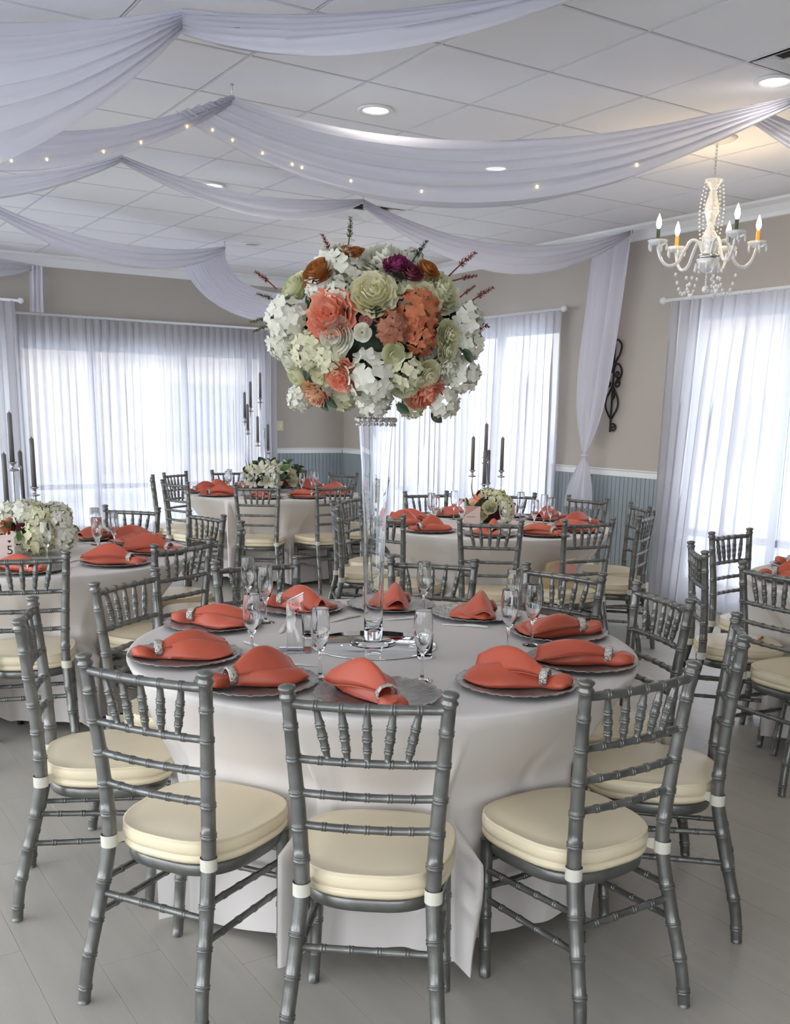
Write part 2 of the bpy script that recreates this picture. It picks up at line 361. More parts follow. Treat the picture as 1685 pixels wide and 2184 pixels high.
# windows
def window(n, axis, const, op, mulls, zrail, sgn=1, door=False):
    a, b, z0, z1 = op; FWD = .055; dep = (const + sgn * .06, const + sgn * .14); lo, hi = min(dep), max(dep)
    root = obj('window_%d' % n, None); root['kind'] = 'structure'
    def bx(mb, s0, s1, za, zb, l=lo, h=hi):
        mb.box(s0, s1, l, h, za, zb) if axis == 'x' else mb.box(l, h, s0, s1, za, zb)
    f = MB(); bx(f, a, a + FWD, z0, z1); bx(f, b - FWD, b, z0, z1); bx(f, a + FWD, b - FWD, z0, z0 + FWD + .03); bx(f, a + FWD, b - FWD, z1 - FWD, z1)
    obj('window_frame', f, root, mat=M['alu'])
    for m in mulls:
        q = MB(); bx(q, m - .035, m + .035, z0 + FWD + .03, z1 - FWD); obj('mullion', q, root, mat=M['alu'])
    ed = [a + FWD] + list(mulls) + [b - FWD]; q = (lo + hi) / 2
    for i, (u, v) in enumerate(zip(ed, ed[1:])):
        u2 = u + (.035 if i else 0); v2 = v - (.035 if i < len(ed) - 2 else 0)
        if zrail:
            r = MB(); bx(r, u2, v2, zrail - .03, zrail + .03); obj('mid_rail', r, root, mat=M['alu'])
            p = MB(); bx(p, u2, v2, z0 + FWD + .03, zrail - .03, q - .004, q + .004); obj('pane', p, root, mat=M['pane'])
            p = MB(); bx(p, u2, v2, zrail + .03, z1 - FWD, q - .004, q + .004); obj('pane', p, root, mat=M['pane'])
        else:
            p = MB(); bx(p, u2, v2, z0 + FWD + .03, z1 - FWD, q - .004, q + .004); obj('pane', p, root, mat=M['pane'])
window(1, 'x', YW, OB[2], [3.66, 4.84, 5.75], .727)
window(2, 'x', YW, OB[1], [1.5], .727)
window(3, 'x', YW, OB[0], [-1.5], .727)
window(4, 'y', XW, ORT[1], [9.15, 9.75, 10.9], .717)
window(5, 'y', XW, ORT[0], [4.3, 5.35], .667)
for i, o in enumerate(OL_FILL): window(6 + i, 'y', XL, o, [(o[0] + o[1]) / 2], 0, -1)  # unseen left windows, added as daylight sources
for i, o in enumerate(OF_FILL): window(10 + i, 'x', YF, o, [(o[0] + o[1]) / 2], 0, -1)  # unseen front window, added to let in fill light
# outside the windows
g = obj('exterior_ground', MB().box(-60, 70, -60, 70, -.35, -.16), mat=M['paving']); g['kind'] = 'structure'
def outbuilding(name, label, x0, x1, y0, y1, h, face):
    b = thing(name, label, 'building', ((x0 + x1) / 2, (y0 + y1) / 2, -.16))
    hx, hy = (x1 - x0) / 2, (y1 - y0) / 2
    obj('facade', MB().box(-hx, hx, -hy, hy, 0, h), b, mat=M['facade'])
    obj('roof_parapet', MB().box(-hx - .15, hx + .15, -hy - .15, hy + .15, h, h + .35), b, mat=M['roofing'])
    for k in range(5):
        t = -1 + .4 * (k + .5)
        if face == 'y': obj('shop_window', MB().box(t * hx - 1.2, t * hx + 1.2, -hy - .05, -hy, .6, 2.6), b, mat=M['shop'])
        else: obj('shop_window', MB().box(-hx - .05, -hx, t * hy - 1.2, t * hy + 1.2, .6, 2.6), b, mat=M['shop'])
outbuilding('building', 'low beige building across the lot seen faintly through the triple curtain', -12, 22, 29, 35, 7.0, 'y')  # height raised so the facade hides bright sky behind the sheers
outbuilding('building', 'low beige building seen faintly through curtains of the long wainscot wall', 26, 32, -8, 24, 7.0, 'x')  # made equally tall to dim the view beyond these curtains
# ---------------------------------------------------------------- curtains
def curtain(label, axis, const, a, b, z0, z1, nf, amp, seed, sway=None, group='sheer window curtains'):
    rnd = random.Random(seed); nu = nf * 8; nv = 10; ph = [rnd.uniform(-.9, .9) for _ in range(nf + 2)]; am = [rnd.uniform(.45, 1.25) for _ in range(nf + 2)]
    mb = MB()
    def P(i, j):
        u = i / nu; v = j / nv; k = u * nf; ki = int(k); fr = k - ki
        A = amp * (am[ki] * (1 - fr) + am[ki + 1] * fr); phs = (ph[ki] * (1 - fr) + ph[ki + 1] * fr) * (.25 + .75 * v)
        q = 2 * PI * k + phs
        s = a + (b - a) * u + .10 * (b - a) / nf * math.sin(2 * q)
        if sway: s += sway(u, v) * 4 * u * (1 - u)
        d = A * math.sin(q) * (.4 + .6 * min(1, v * 4)) + .01 * noise.noise(Vector((u * 6, v * 3, seed)))
        z = z1 + (z0 - z1) * v + (.015 * math.cos(q) if j == 0 else 0)
        return (s, const + d, z) if axis == 'x' else (const + d, s, z)
    mb.grid(P, nu, nv)
    return tag(obj('sheer_curtain', mb, mat=M['curtain']), label, 'curtain', group)
def rod(label, axis, const, a, b, z):
    t = thing('curtain_rod', label, 'curtain rod', (0, 0, 0), 0, 'curtain rods')
    P = (lambda s: (s, const, z)) if axis == 'x' else (lambda s: (const, s, z))
    obj('pole', MB().tube([P(a), P(b)], .016, 10), t, mat=M['rod'])
    for s, d in ((a, -1), (b, 1)):
        e = MB(); q = [P(s), P(s + d * .01), P(s + d * .03), P(s + d * .055), P(s + d * .065)]; e.tube(q, [.018, .03, .034, .028, .006], 12); obj('finial', e, t, mat=M['rod'])
        br = MB(); w0 = (YW if axis == 'x' else XW); sp = s - d * .06
        p0 = Vector(P(sp)); p1 = Vector((sp, w0, z)) if axis == 'x' else Vector((w0, sp, z)); br.tube([p0, p1], .009, 8); obj('bracket', br, t, mat=M['rod'])
YC = YW - .14; XC = XW - .14
curtain('sheer white curtain panel hanging before the back window, beside the tied drape tail', 'x', YC, 2.74, 3.705, .03, 2.737, 10, .048, 1)
curtain('sheer white curtain panel in the middle of the back window', 'x', YC, 3.705, 4.90, .03, 2.737, 12, .048, 2)
curtain('sheer white curtain panel of the back window next to the ivory wall plate', 'x', YC, 4.90, 6.05, .03, 2.737, 13, .048, 3)
curtain('sheer white curtain hung higher and closer, cut by the photo edge beside the grey candles', 'x', YC - .16, -.5, 2.70, .03, 2.857, 22, .05, 4)
curtain('sheer white curtain panel behind the tall bouquet vase', 'y', XC, 9.86, 11.75, .03, 2.737, 17, .045, 5)
curtain('sheer white curtain panel behind the candelabrum of the yellow rose table', 'y', XC, 7.90, 9.66, .03, 2.737, 15, .045, 6, lambda u, v: .06 * v * v * math.sin(4 * u))
curtain('loose sheer white curtain panel beside the scroll wall ornament', 'y', XC, 5.15, 6.47, .03, 2.707, 11, .058, 7, lambda u, v: .12 * v * math.sin(2.2 * u + .5) + .16 * v * max(0, u - .4))
curtain('sheer white curtain panel under the lit chandelier, behind the three spare chairs', 'y', XC, 3.1, 5.12, .03, 2.707, 16, .058, 8, lambda u, v: -.10 * v * math.sin(2.5 * u))
rod('white curtain rod along the top of the back window', 'x', YC, 2.74, 6.12, 2.742)
rod('white curtain rod holding the higher curtain at the photo edge', 'x', YC - .16, -.6, 2.74, 2.862)
rod('white curtain rod with ball end next to the hanging drape tail', 'y', XC, 7.90, 11.85, 2.742)
rod('white curtain rod below the chandelier', 'y', XC, 3.0, 6.53, 2.712)
# ---------------------------------------------------------------- ceiling drapes
def swag(label, A, B, lo, hi, drop=(0, 0), alo=(0, 0), folds=5, amp=.03, nu=44, nv=40, seed=0, mat='drape', skew=0):
    """lo/hi: (sideways offset towards the viewer's side, sag) of the two long edges at mid span"""
    A = Vector(A) + Vector((0, 0, DZ)); B = Vector(B) + Vector((0, 0, DZ)); d = B - A; n = Vector((d.y, -d.x, 0)).normalized()
    if n.dot(-(A + B) / 2) < 0: n = -n
    mb = MB()
    def P(i, j):
        u = i / nu; v = j / nv; k = math.sin(PI * u ** skew) if skew else 4 * u * (1 - u); kk = max(k, 0) ** .8
        off = hi[0] + (lo[0] - hi[0]) * v; sag = hi[1] + (lo[1] - hi[1]) * v ** 1.25
        p = A + d * u + Vector((alo[0], alo[1], 0)) * (v * (1 - u) ** 3) + n * (off * k) - Vector((0, 0, 1)) * (sag * k + v * (drop[0] * (1 - u) ** 2 + drop[1] * u ** 2))
        q = 2 * PI * folds * v + 1.3 * math.sin(3 * u + seed) + .8 * noise.noise(Vector((u * 2, v * 2, seed)))
        a = amp * (.3 + .7 * kk) * (.5 + .7 * abs(noise.noise(Vector((v * 5, u * 1.2, seed + 9)))) * 2)
        sl = (lo[1] - hi[1]); wl_ = (lo[0] - hi[0]) or 1e-3; nrm = Vector((n.x * sl, n.y * sl, wl_)).normalized()
        return p + nrm * (a * math.sin(q)) + n * (.012 * math.sin(q * 2))
    mb.grid(P, nu, nv)
    return tag(obj('ceiling_drape', mb, mat=M[mat]), label, 'drape', 'swagged ceiling drapes'), P, nu, nv
h1 = (2.43, 5.51, 3.27); h1r = (4.98, 3.75, 3.30); h2 = (2.37, 7.27, 3.29); h2b = (4.44, 7.48, 3.29); h2c = (7.03, 7.0, 3.27)
hl1 = (.3, 6.6, 3.28); hl2 = (.3, 8.3, 3.28); h3l = (1.75, 9.2, 3.28); h3b = (4.45, 10.35, 3.28); h3r = (7.03, 10.3, 3.25)
h0 = (1.8, 4.6, 3.30); h0r = (3.1, 3.2, 3.30); hl0 = (-.6, 5.4, 3.28); h10 = (3.05, 12.40, 3.17); h10l = (1.0, 12.0, 3.28); h11 = (7.0, 2.0, 3.25)
s4, P4, nu4, nv4 = swag('wide white sheer swag spanning from the ceiling hook towards the chandelier, fairy lights inside', h1, h1r, (.3, .60), (-.2, .21), (.10, .02), (-.28, .12), 5, .032, seed=1, skew=.84)
s3, P3, nu3, nv3 = swag('white sheer swag falling from the ceiling hook to the photo edge, with fairy lights', hl1, h1, (.3, .45), (-.2, .20), (.1, .04), (0, 0), 4, .03, seed=2)
swag('narrow white sheer swag in front of the ceiling air vent', h2, h2b, (.2, .27), (-.15, .08), (.04, .02), (0, 0), 3, .022, seed=3)
swag('white sheer swag reaching from the air vent to the hanging drape tail', h2b, h2c, (.2, .46), (-.1, .23), (.06, .03), (0, 0), 4, .026, seed=4)
swag('white sheer swag sinking to the photo edge behind the fairy light swag', hl2, h2, (.2, .35), (-.15, .15), (.04, .04), (0, 0), 3, .025, seed=5)
swag('low white sheer swag over the back window', h3l, h3b, (.2, .38), (-.1, .18), (.06, .05), (0, 0), 3, .025, seed=6)
swag('finely pleated white swag dropping behind the tall bouquet', h3b, h3r, (.25, .66), (-.25, .40), (.16, .04), (-.38, .24), 12, .016, nu=60, nv=96, seed=7, mat='drape_tail', skew=.55)
swag('broad white sheer sheet filling the top corner of the ceiling', hl0, h0, (.7, .88), (-.5, .02), (.16, .08), (0, 0), 7, .035, nv=56, seed=8)
swag('white sheer swag along the top edge of the photo', h0, h0r, (.3, .27), (-.2, .03), (.10, .02), (0, 0), 5, .03, seed=9)
swag('short white sheer swag ending at the back window corner', h10l, h10, (.1, .24), (-.05, -.02), (.02, .02), (0, 0), 3, .02, seed=10)
swag('white sheer swag leaving the photo above the lit chandelier', (4.83, 3.98, 3.28), (7.0, 1.9, 3.2), (.25, .62), (-.15, .30), (.08, .02), (0, 0), 5, .028, seed=11)
def tail(label, secs, seed):
    """hanging cloth: secs = (z, cx, cy, half width along wall, depth), dir along wall"""
    mb = MB(); n = 44
    zs = catmull([(s[0] + DZ, s[1], s[2]) for s in secs], 6); ws = catmull([(s[3], s[4], 0) for s in secs], 6); ax = secs[0][5]
    def P(i, j):
        z, cx, cy = zs[i]; hw, dp, _ = ws[i]; v = j / n * 2 - 1; hw = max(hw, .008)
        f = dp * math.sin(v * 9 + seed + .4 * math.sin(i * .2)) + dp * .5 * math.sin(v * 21 + seed)
        return (cx + v * hw, cy + f, z) if ax == 'x' else (cx + f, cy + v * hw, z)
    mb.grid(P, len(zs) - 1, n)
    return tag(obj('drape_tail', mb, mat=M['drape_tail']), label, 'drape', 'hanging drape tails')
tt = tail('white drape tail tied with a knot, hanging on the wall beside the scroll ornament', [(3.26, 7.0, 7.20, .25, .03, 'y'), (2.6, 6.99, 7.26, .24, .03), (2.0, 6.98, 7.32, .23, .03), (1.6, 6.98, 7.36, .18, .03), (1.32, 6.97, 7.39, .07, .02), (1.22, 6.97, 7.40, .02, .01), (1.13, 6.97, 7.40, .07, .02), (.9, 6.97, 7.42, .17, .03), (.70, 6.97, 7.43, .21, .03)], 1)
kn = MB().ball((6.97, 7.40, 1.22 + DZ), .028, .04, .02); obj('knot', kn, tt, mat=M['drape_tail'])
tail('short white drape tail hanging in the back corner above the curtain rods', [(3.17, 2.98, 12.36, .07, .02, 'x'), (2.9, 2.97, 12.36, .07, .02), (2.66, 2.96, 12.36, .075, .02)], 2)
for nm, p, lb in (('ceiling_hook', h1, 'small steel ceiling hook holding the two fairy light swags'), ('ceiling_hook', h2, 'small steel ceiling hook holding the narrow swag by the photo edge'), ('ceiling_hook', h3b, 'small steel ceiling hook holding the finely pleated swag'), ('ceiling_hook', h2b, 'small steel ceiling hook holding swags beside the air vent')):
    t = thing(nm, lb, 'hook', (p[0], p[1], ZC), 0, 'ceiling hooks')
    obj('plate', MB().lathe([(0, -.003), (.012, -.003), (.012, 0), (0, 0)], 10), t, mat=M['nickel'])
    dz = ZC - p[2] - DZ + .02; obj('shank', MB().tube([(0, 0, 0), (0, 0, -dz * .6), (.006, 0, -dz * .75), (.012, 0, -dz * .9), (.004, 0, -dz * 1.08), (-.008, 0, -dz)], .0035, 6), t, mat=M['nickel'])
def fairy(label, Pf, nu, nv, vv, us):
    t = thing('fairy_light_string', label, 'string lights', (0, 0, 0), 0, 'fairy light strings'); pts = []
    for i in range(1, nu): pts.append(Vector(Pf(i, int(nv * vv))) - Vector((0, 0, .012)))
    obj('cable', MB().tube(pts, .0018, 5), t, mat=M['cable'])
    for u in us:
        c = Vector(Pf(u * nu, vv * nv)) - Vector((0, 0, .022)); obj('bulb', MB().ball(c, .006, .006, .008, 8, 5), t, mat=M['fairy'])
fairy('warm fairy light string inside the wide swag towards the chandelier', P4, nu4, nv4, .82, (.04, .07, .115, .16, .175, .25, .36, .545, .71))
fairy('warm fairy light string inside the swag at the photo edge', P3, nu3, nv3, .82, (.50, .525, .60, .72, .80, .9))
# ---------------------------------------------------------------- ceiling fittings
def downlight(x, y, label, lit=True, dim=1.0):
    t = thing('recessed_light', label, 'ceiling light', (x, y, ZC), 0, 'recessed ceiling lights')
    obj('trim_ring', MB().lathe([(.085, 0), (.105, -.002), (.105, -.010), (.095, -.014), (.080, -.012), (.072, -.004), (.072, 0)], 28), t, mat=M['white'])
    obj('lens', MB().lathe([(0.0005, -.007), (.05, -.007), (.074, -.004), (.074, 0)], 28), t, mat=M['lens'] if lit else M['speaker'])
    if lit: area('downlight', (x, y, ZC - .02), .14, DOWNLIGHT_W * dim, (1, .93, .84))
downlight(3.30, 5.43, 'round recessed ceiling light above the wide fairy light swag')
downlight(4.74, 6.12, 'round recessed ceiling light glowing through the wide fairy light swag')
downlight(3.30, 7.90, 'round recessed ceiling light partly behind the narrow swag')
downlight(4.73, 3.76, 'round recessed ceiling light at the photo edge by the upper air vent', True, .2)
downlight(4.75, 10.30, 'grey round ceiling speaker above the back curtain', False)
def vent(i, j, label):
    x, y = GX + (i + .5) * TS, GY + (j + .5) * TS; t = thing('air_vent', label, 'air vent', (x, y, ZC), 0, 'ceiling air vents'); hw = TS / 2 - .02
    obj('duct', MB().box(-hw, hw, -hw, hw, .024, .029), t, mat=M['ventdark'])
    for k, s in enumerate((1.0, .74, .48)):
        a = hw * s; b = a - .075; mb = MB(); z0, z1 = -.004, .022
        ring_o = [(-a, -a, z0), (a, -a, z0), (a, a, z0), (-a, a, z0)]; ring_i = [(-b, -b, z1), (b, -b, z1), (b, b, z1), (-b, b, z1)]; up = [(p[0], p[1], p[2] + .004) for p in ring_o + ring_i]
        mb.add(ring_o + ring_i + up, [(0, 4, 5, 1), (1, 5, 6, 2), (2, 6, 7, 3), (3, 7, 4, 0), (8, 9, 13, 12), (9, 10, 14, 13), (10, 11, 15, 14), (11, 8, 12, 15)], False); obj('louvre', mb, t, mat=M['white'])
    obj('centre_plate', MB().box(-.07, .07, -.07, .07, .004, .010), t, mat=M['white'])
vent(2, 7, 'square white air vent in the ceiling behind the narrow swag'); vent(2, 0, 'square white air vent in the ceiling at the upper photo corner')
# ---------------------------------------------------------------- chandeliers
def chandelier(x, y, label, canopy_xy, rodonly=False):
    zt, zb = 3.09, 2.42; t = thing('chandelier', label, 'chandelier', (x, y, DZ), 0, 'crystal chandeliers'); ZC = 3.3275
    obj('ceiling_canopy', MB().lathe([(0, ZC - .03), (.06, ZC - .028), (.10, ZC - .016), (.125, ZC), (0, ZC)], 28), t, mat=M['white'])
    ch = MB()
    for k in range(9):
        z = 3.29 - k * .022; r = []
        for q in range(10):
            a = 2 * PI * q / 10; e = Vector((.007 * math.cos(a), 0, .015 * math.sin(a))); r.append(Vector((e.x if k % 2 else 0, 0 if k % 2 else e.x, z + e.z)))
        ch.tube(r, .002, 5, closed=True)
    obj('chain', ch, t, mat=M['nickel'])
    col = [(0.001, 2.52), (.03, 2.525), (.055, 2.56), (.075, 2.60), (.04, 2.63), (.028, 2.66), (.042, 2.70), (.05, 2.735), (.035, 2.77), (.018, 2.80), (.024, 2.83), (.042, 2.88), (.045, 2.93), (.03, 2.98), (.018, 3.02), (.03, 3.04), (.055, 3.075), (.06, 3.085), (.045, 3.08), (.0, 3.05)]
    obj('column', MB().lathe(col, 20), t, mat=M['crystal'])
    obj('hub', MB().lathe([(0, 2.585), (.05, 2.59), (.072, 2.605), (.075, 2.625), (.05, 2.635), (0, 2.636)], 20), t, mat=M['nickel'])
    sw = MB()
    for k in range(6):
        a0 = k * PI / 3
        for q in range(16):
            f = q / 15; r = .055 + .02 * math.sin(PI * f); z = 3.07 - .36 * f; sw.ball((r * math.cos(a0), r * math.sin(a0), z), .0065, n=6, m=4)
    obj('bead_strand', sw, t, mat=M['crystal'])['kind'] = 'stuff'
    fl_a = [math.radians(-48.8 - d) for d in (-22, 62, 172, 230, 292)]
    for k, a in enumerate(fl_a):
        c, s = math.cos(a), math.sin(a); R = .325
        pts = catmull([(.03, 0, 2.62), (.06, 0, 2.70), (.11, 0, 2.72), (.15, 0, 2.66), (.19, 0, 2.585), (.25, 0, 2.565), (.30, 0, 2.61), (R, 0, 2.69)], 4); rt = lambda p: Vector((p[0] * c, p[0] * s, p[2]))
        arm = obj('arm', MB().tube([rt(p) for p in pts], .0105, 8), t, mat=M['crystal'])
        dm = lambda aa, r, z: (r * (1 + .06 * math.cos(8 * aa)), z)
        obj('drip_pan', MB().lathe([(.008, 2.685), (.03, 2.688), (.052, 2.70), (.062, 2.722), (.058, 2.722), (.03, 2.70), (.008, 2.70)], 24, R * c, R * s, dm), arm, mat=M['crystal'])
        obj('candle_sleeve', MB().lathe([(.0125, 2.70), (.0125, 2.79), (.001, 2.792)], 12, R * c, R * s), arm, mat=M['amber'] if k in (0, 3) else M['greensleeve'])
        obj('flame_bulb', MB().lathe([(.001, 2.79), (.012, 2.80), (.018, 2.822), (.014, 2.848), (.006, 2.870), (.001, 2.885)], 12, R * c, R * s), arm, mat=M['bulb'])
        pd = MB()
        for q in range(5):
            b = q * 2 * PI / 5 + .3; px, py = R * c + .058 * math.cos(b), R * s + .058 * math.sin(b)
            pd.ball((px, py, 2.708), .005, n=6, m=4); pd.ball((px, py, 2.678), .008, .008, .022, 6, 5)
        obj('crystal_drop', pd, arm, mat=M['crystal'])['kind'] = 'stuff'
        st = MB(); a2 = fl_a[(k + 1) % 5]
        for q in range(13):
            f = q / 12; r = .21 * (1 - f) + .05 * f; z = 2.57 - .20 * math.sin(PI * min(f * 1.15, 1)) * (1 - .3 * f) - .02 * f
            st.ball((r * math.cos(a), r * math.sin(a), z), .0105, .0105, .013, 6, 4)
        obj('bead_strand', st, t, mat=M['crystal'])['kind'] = 'stuff'
        if not rodonly:
            pl = bpy.data.lights.new('candle_glow', 'POINT'); pl.energy = .8; pl.color = (1, .72, .38); pl.shadow_soft_size = .02
            lo_ = bpy.data.objects.new('candle_glow', pl); lo_.location = (x + R * c, y + R * s, 2.93 + DZ); COL.objects.link(lo_)
    for q in range(10):
        a = q * PI / 5; d_ = MB(); d_.ball((.075 * math.cos(a), .075 * math.sin(a), 2.555), .008, .008, .026, 6, 5); obj('crystal_drop', d_, t, mat=M['crystal'])
    cs = MB()
    for q in range(6): cs.ball((0, 0, 2.52 - q * .014), .0075, n=6, m=4)
    obj('bead_strand', cs, t, mat=M['crystal'])['kind'] = 'stuff'; obj('crystal_ball', MB().ball((0, 0, 2.418), .024, n=14, m=9), t, mat=M['crystal'])
chandelier(5.38, 4.67, 'lit crystal chandelier with five flame bulbs beside the wall', None)
chandelier(5.39, 9.48, 'second crystal chandelier on a thin chain, mostly hidden behind the tall bouquet', None, True)
# ---------------------------------------------------------------- chairs
def chair_parts():
    D = {}
    def put(name, mb, mat, sub=None): D.setdefault('list', []).append((name, mb.mesh(name, mat), sub))
    zr = [.05, .15, .25, .36, .56, .65, .745, .84, .925]
    for s in (-1, 1):
        path = catmull([(s * .208, -.335, 0), (s * .199, -.320, .12), (s * .185, -.276, .29), (s * .173, -.240, .45), (s * .172, -.233, .54), (s * .179, -.240, .70), (s * .189, -.252, .85), (s * .199, -.266, 1.0)], 5)
        L = [0]
        for a, b in zip(path, path[1:]): L.append(L[-1] + (b - a).length)
        rings = []
        for z in zr:
            for i in range(len(path) - 1):
                if path[i].z <= z < path[i + 1].z: rings.append((L[i] + (z - path[i].z) / (path[i + 1].z - path[i].z) * (L[i + 1] - L[i])) / L[-1])
        mb = MB(); ring_tube(mb, path, lambda f: .0178 + .003 * math.sin(PI * min(1, f * 1.1)), rings, 12, .0075, 1.13)
        t = path[-1]; dv = (path[-1] - path[-2]).normalized()
        mb.tube([t + dv * q for q in (-.004, .002, .006, .012, .017, .024, .030, .034, .0355)], [.0175, .022, .022, .017, .0175, .0225, .022, .014, .002], 14)
        put('back_post', mb, M['silver'])
        mb = MB(); fp = catmull([(s * .199, .095, 0), (s * .192, .115, .22), (s * .185, .130, .44)], 4)
        ring_tube(mb, fp, lambda f: .017 + .003 * f, [.22, .45, .68], 10, .0075, 1.13); put('front_leg', mb, M['silver'])
    def railpath(z, hw, y, bow): return [(hw * (q / 5 - 1), y - bow * (1 - (q / 5 - 1) ** 2), z) for q in range(11)]
    R5 = [1 / 6, 2 / 6, 3 / 6, 4 / 6, 5 / 6]
    mb = MB(); ring_tube(mb, railpath(.985, .192, -.264, .018), lambda f: .0130, R5, 10, .0065, 1.17); put('top_rail', mb, M['silver'])
    for z, hw, y in ((.838, .178, -.251), (.745, .172, -.244), (.655, .167, -.237)):
        mb = MB(); ring_tube(mb, railpath(z, hw, y, .014), lambda f: .0108, R5, 10, .0065, 1.17); put('back_rail', mb, M['silver'])
    for q in R5:
        k = q * 2 - 1; a = Vector((k * .192, -.264 - .018 * (1 - k * k), .981)); b = Vector((k * .150, -.251 - .014 * (1 - k * k), .842))
        mb = MB(); ring_tube(mb, [a.lerp(b, f / 8) for f in range(9)], lambda f: .0075 + .0042 * math.sin(PI * f), [.33, .55, .77], 8, .007, 1.17); put('spindle', mb, M['silver'])
    def outline(t, hb, hf, yb, yf, n=2.9):
        c, s = math.cos(t), math.sin(t); X = math.copysign(abs(c) ** (2 / n), c); Y = math.copysign(abs(s) ** (2 / n), s)
        y = (yb + yf) / 2 + Y * (yf - yb) / 2; f = (y - yb) / (yf - yb); return (X * (hb + (hf - hb) * f), y)
    N = 40
    def shell(prof, hb, hf, yb, yf):
        mb = MB()
        def P(i, j):
            ins, z = prof[i]; x, y = outline(2 * PI * j / N, hb - ins, hf - ins, yb + ins, yf - ins); return (x, y, z)
        return mb.grid(P, len(prof) - 1, N, closev=True, flip=True)
    fr = shell([(.17, .408), (.03, .408), (.004, .410), (0, .415), (0, .442), (.004, .447), (.03, .448), (.17, .448)], .186, .218, -.222, .180); put('seat_frame', fr, M['silver'])
    cu = shell([(.175, .449), (.03, .449), (.008, .453), (.001, .463), (.003, .474), (.009, .4765), (.003, .480), (0, .492), (.001, .510), (.004, .517), (.0015, .5205), (.006, .5225), (.012, .5205), (.04, .527), (.10, .532), (.19, .533)], .200, .236, -.238, .208)
    cu.f.append(tuple(range(len(cu.v) - N, len(cu.v)))); cu.sm.append(True); put('cushion', cu, M['vinyl'])
    for s in (-1, 1):
        st = MB(); c = Vector((s * .1725, -.236, .478)); pts = [c + Vector((math.cos(2 * PI * q / 14) * .0238, math.sin(2 * PI * q / 14) * .0238, 0)) for q in range(14)]
        def P(i, j, pts=pts, c=c):
            p = pts[j % 14]; return (p.x, p.y, c.z + (-.018, .018)[i])
        st.grid(P, 1, 14, closev=True, flip=True); st.add([(c.x - s * .01, c.y + .020, c.z + .018), (c.x - s * .03, c.y + .05, c.z + .012), (c.x - s * .03, c.y + .05, c.z - .012), (c.x - s * .01, c.y + .020, c.z - .018)], [(0, 1, 2, 3)]); put('cushion_strap', st, M['strap'], 'cushion')
    for s in (-1, 1):
        for zb, zf, yb, xb in ((.365, .345, -.256, .179), (.265, .25, -.283, .188)):
            mb = MB(); ring_tube(mb, [Vector((s * xb, yb, zb)).lerp(Vector((s * .191, .117, zf)), q / 6) for q in range(7)], lambda f: .0098, [.2, .4, .6, .8], 8, .007, 1.18); put('side_stretcher', mb, M['silver'])
    for z, y in ((.375, .126), (.285, .120)):
        mb = MB(); ring_tube(mb, [(-.188 + .376 * q / 6, y, z) for q in range(7)], lambda f: .0098, [.2, .4, .6, .8], 8, .007, 1.18); put('front_stretcher', mb, M['silver'])
    mb = MB(); ring_tube(mb, [(-.182 + .364 * q / 6, -.266, .325) for q in range(7)], lambda f: .0105, [.2, .4, .6, .8], 8, .007, 1.18); put('rear_stretcher', mb, M['silver'])
    return D['list']
CH = chair_parts()
def place_chair(x, y, face, label, group, dz=0):
    """x,y = floor point under the finials' middle; face = heading in degrees"""
    a = math.radians(face); ox, oy = x + .27 * math.cos(a), y + .27 * math.sin(a)
    t = thing('chiavari_chair', label, 'chair', (ox, oy, 0), a - PI / 2, group); par = {}
    for name, me, sub in CH:
        o = obj(name, me, par[sub] if sub else t); par[name] = o
    return t
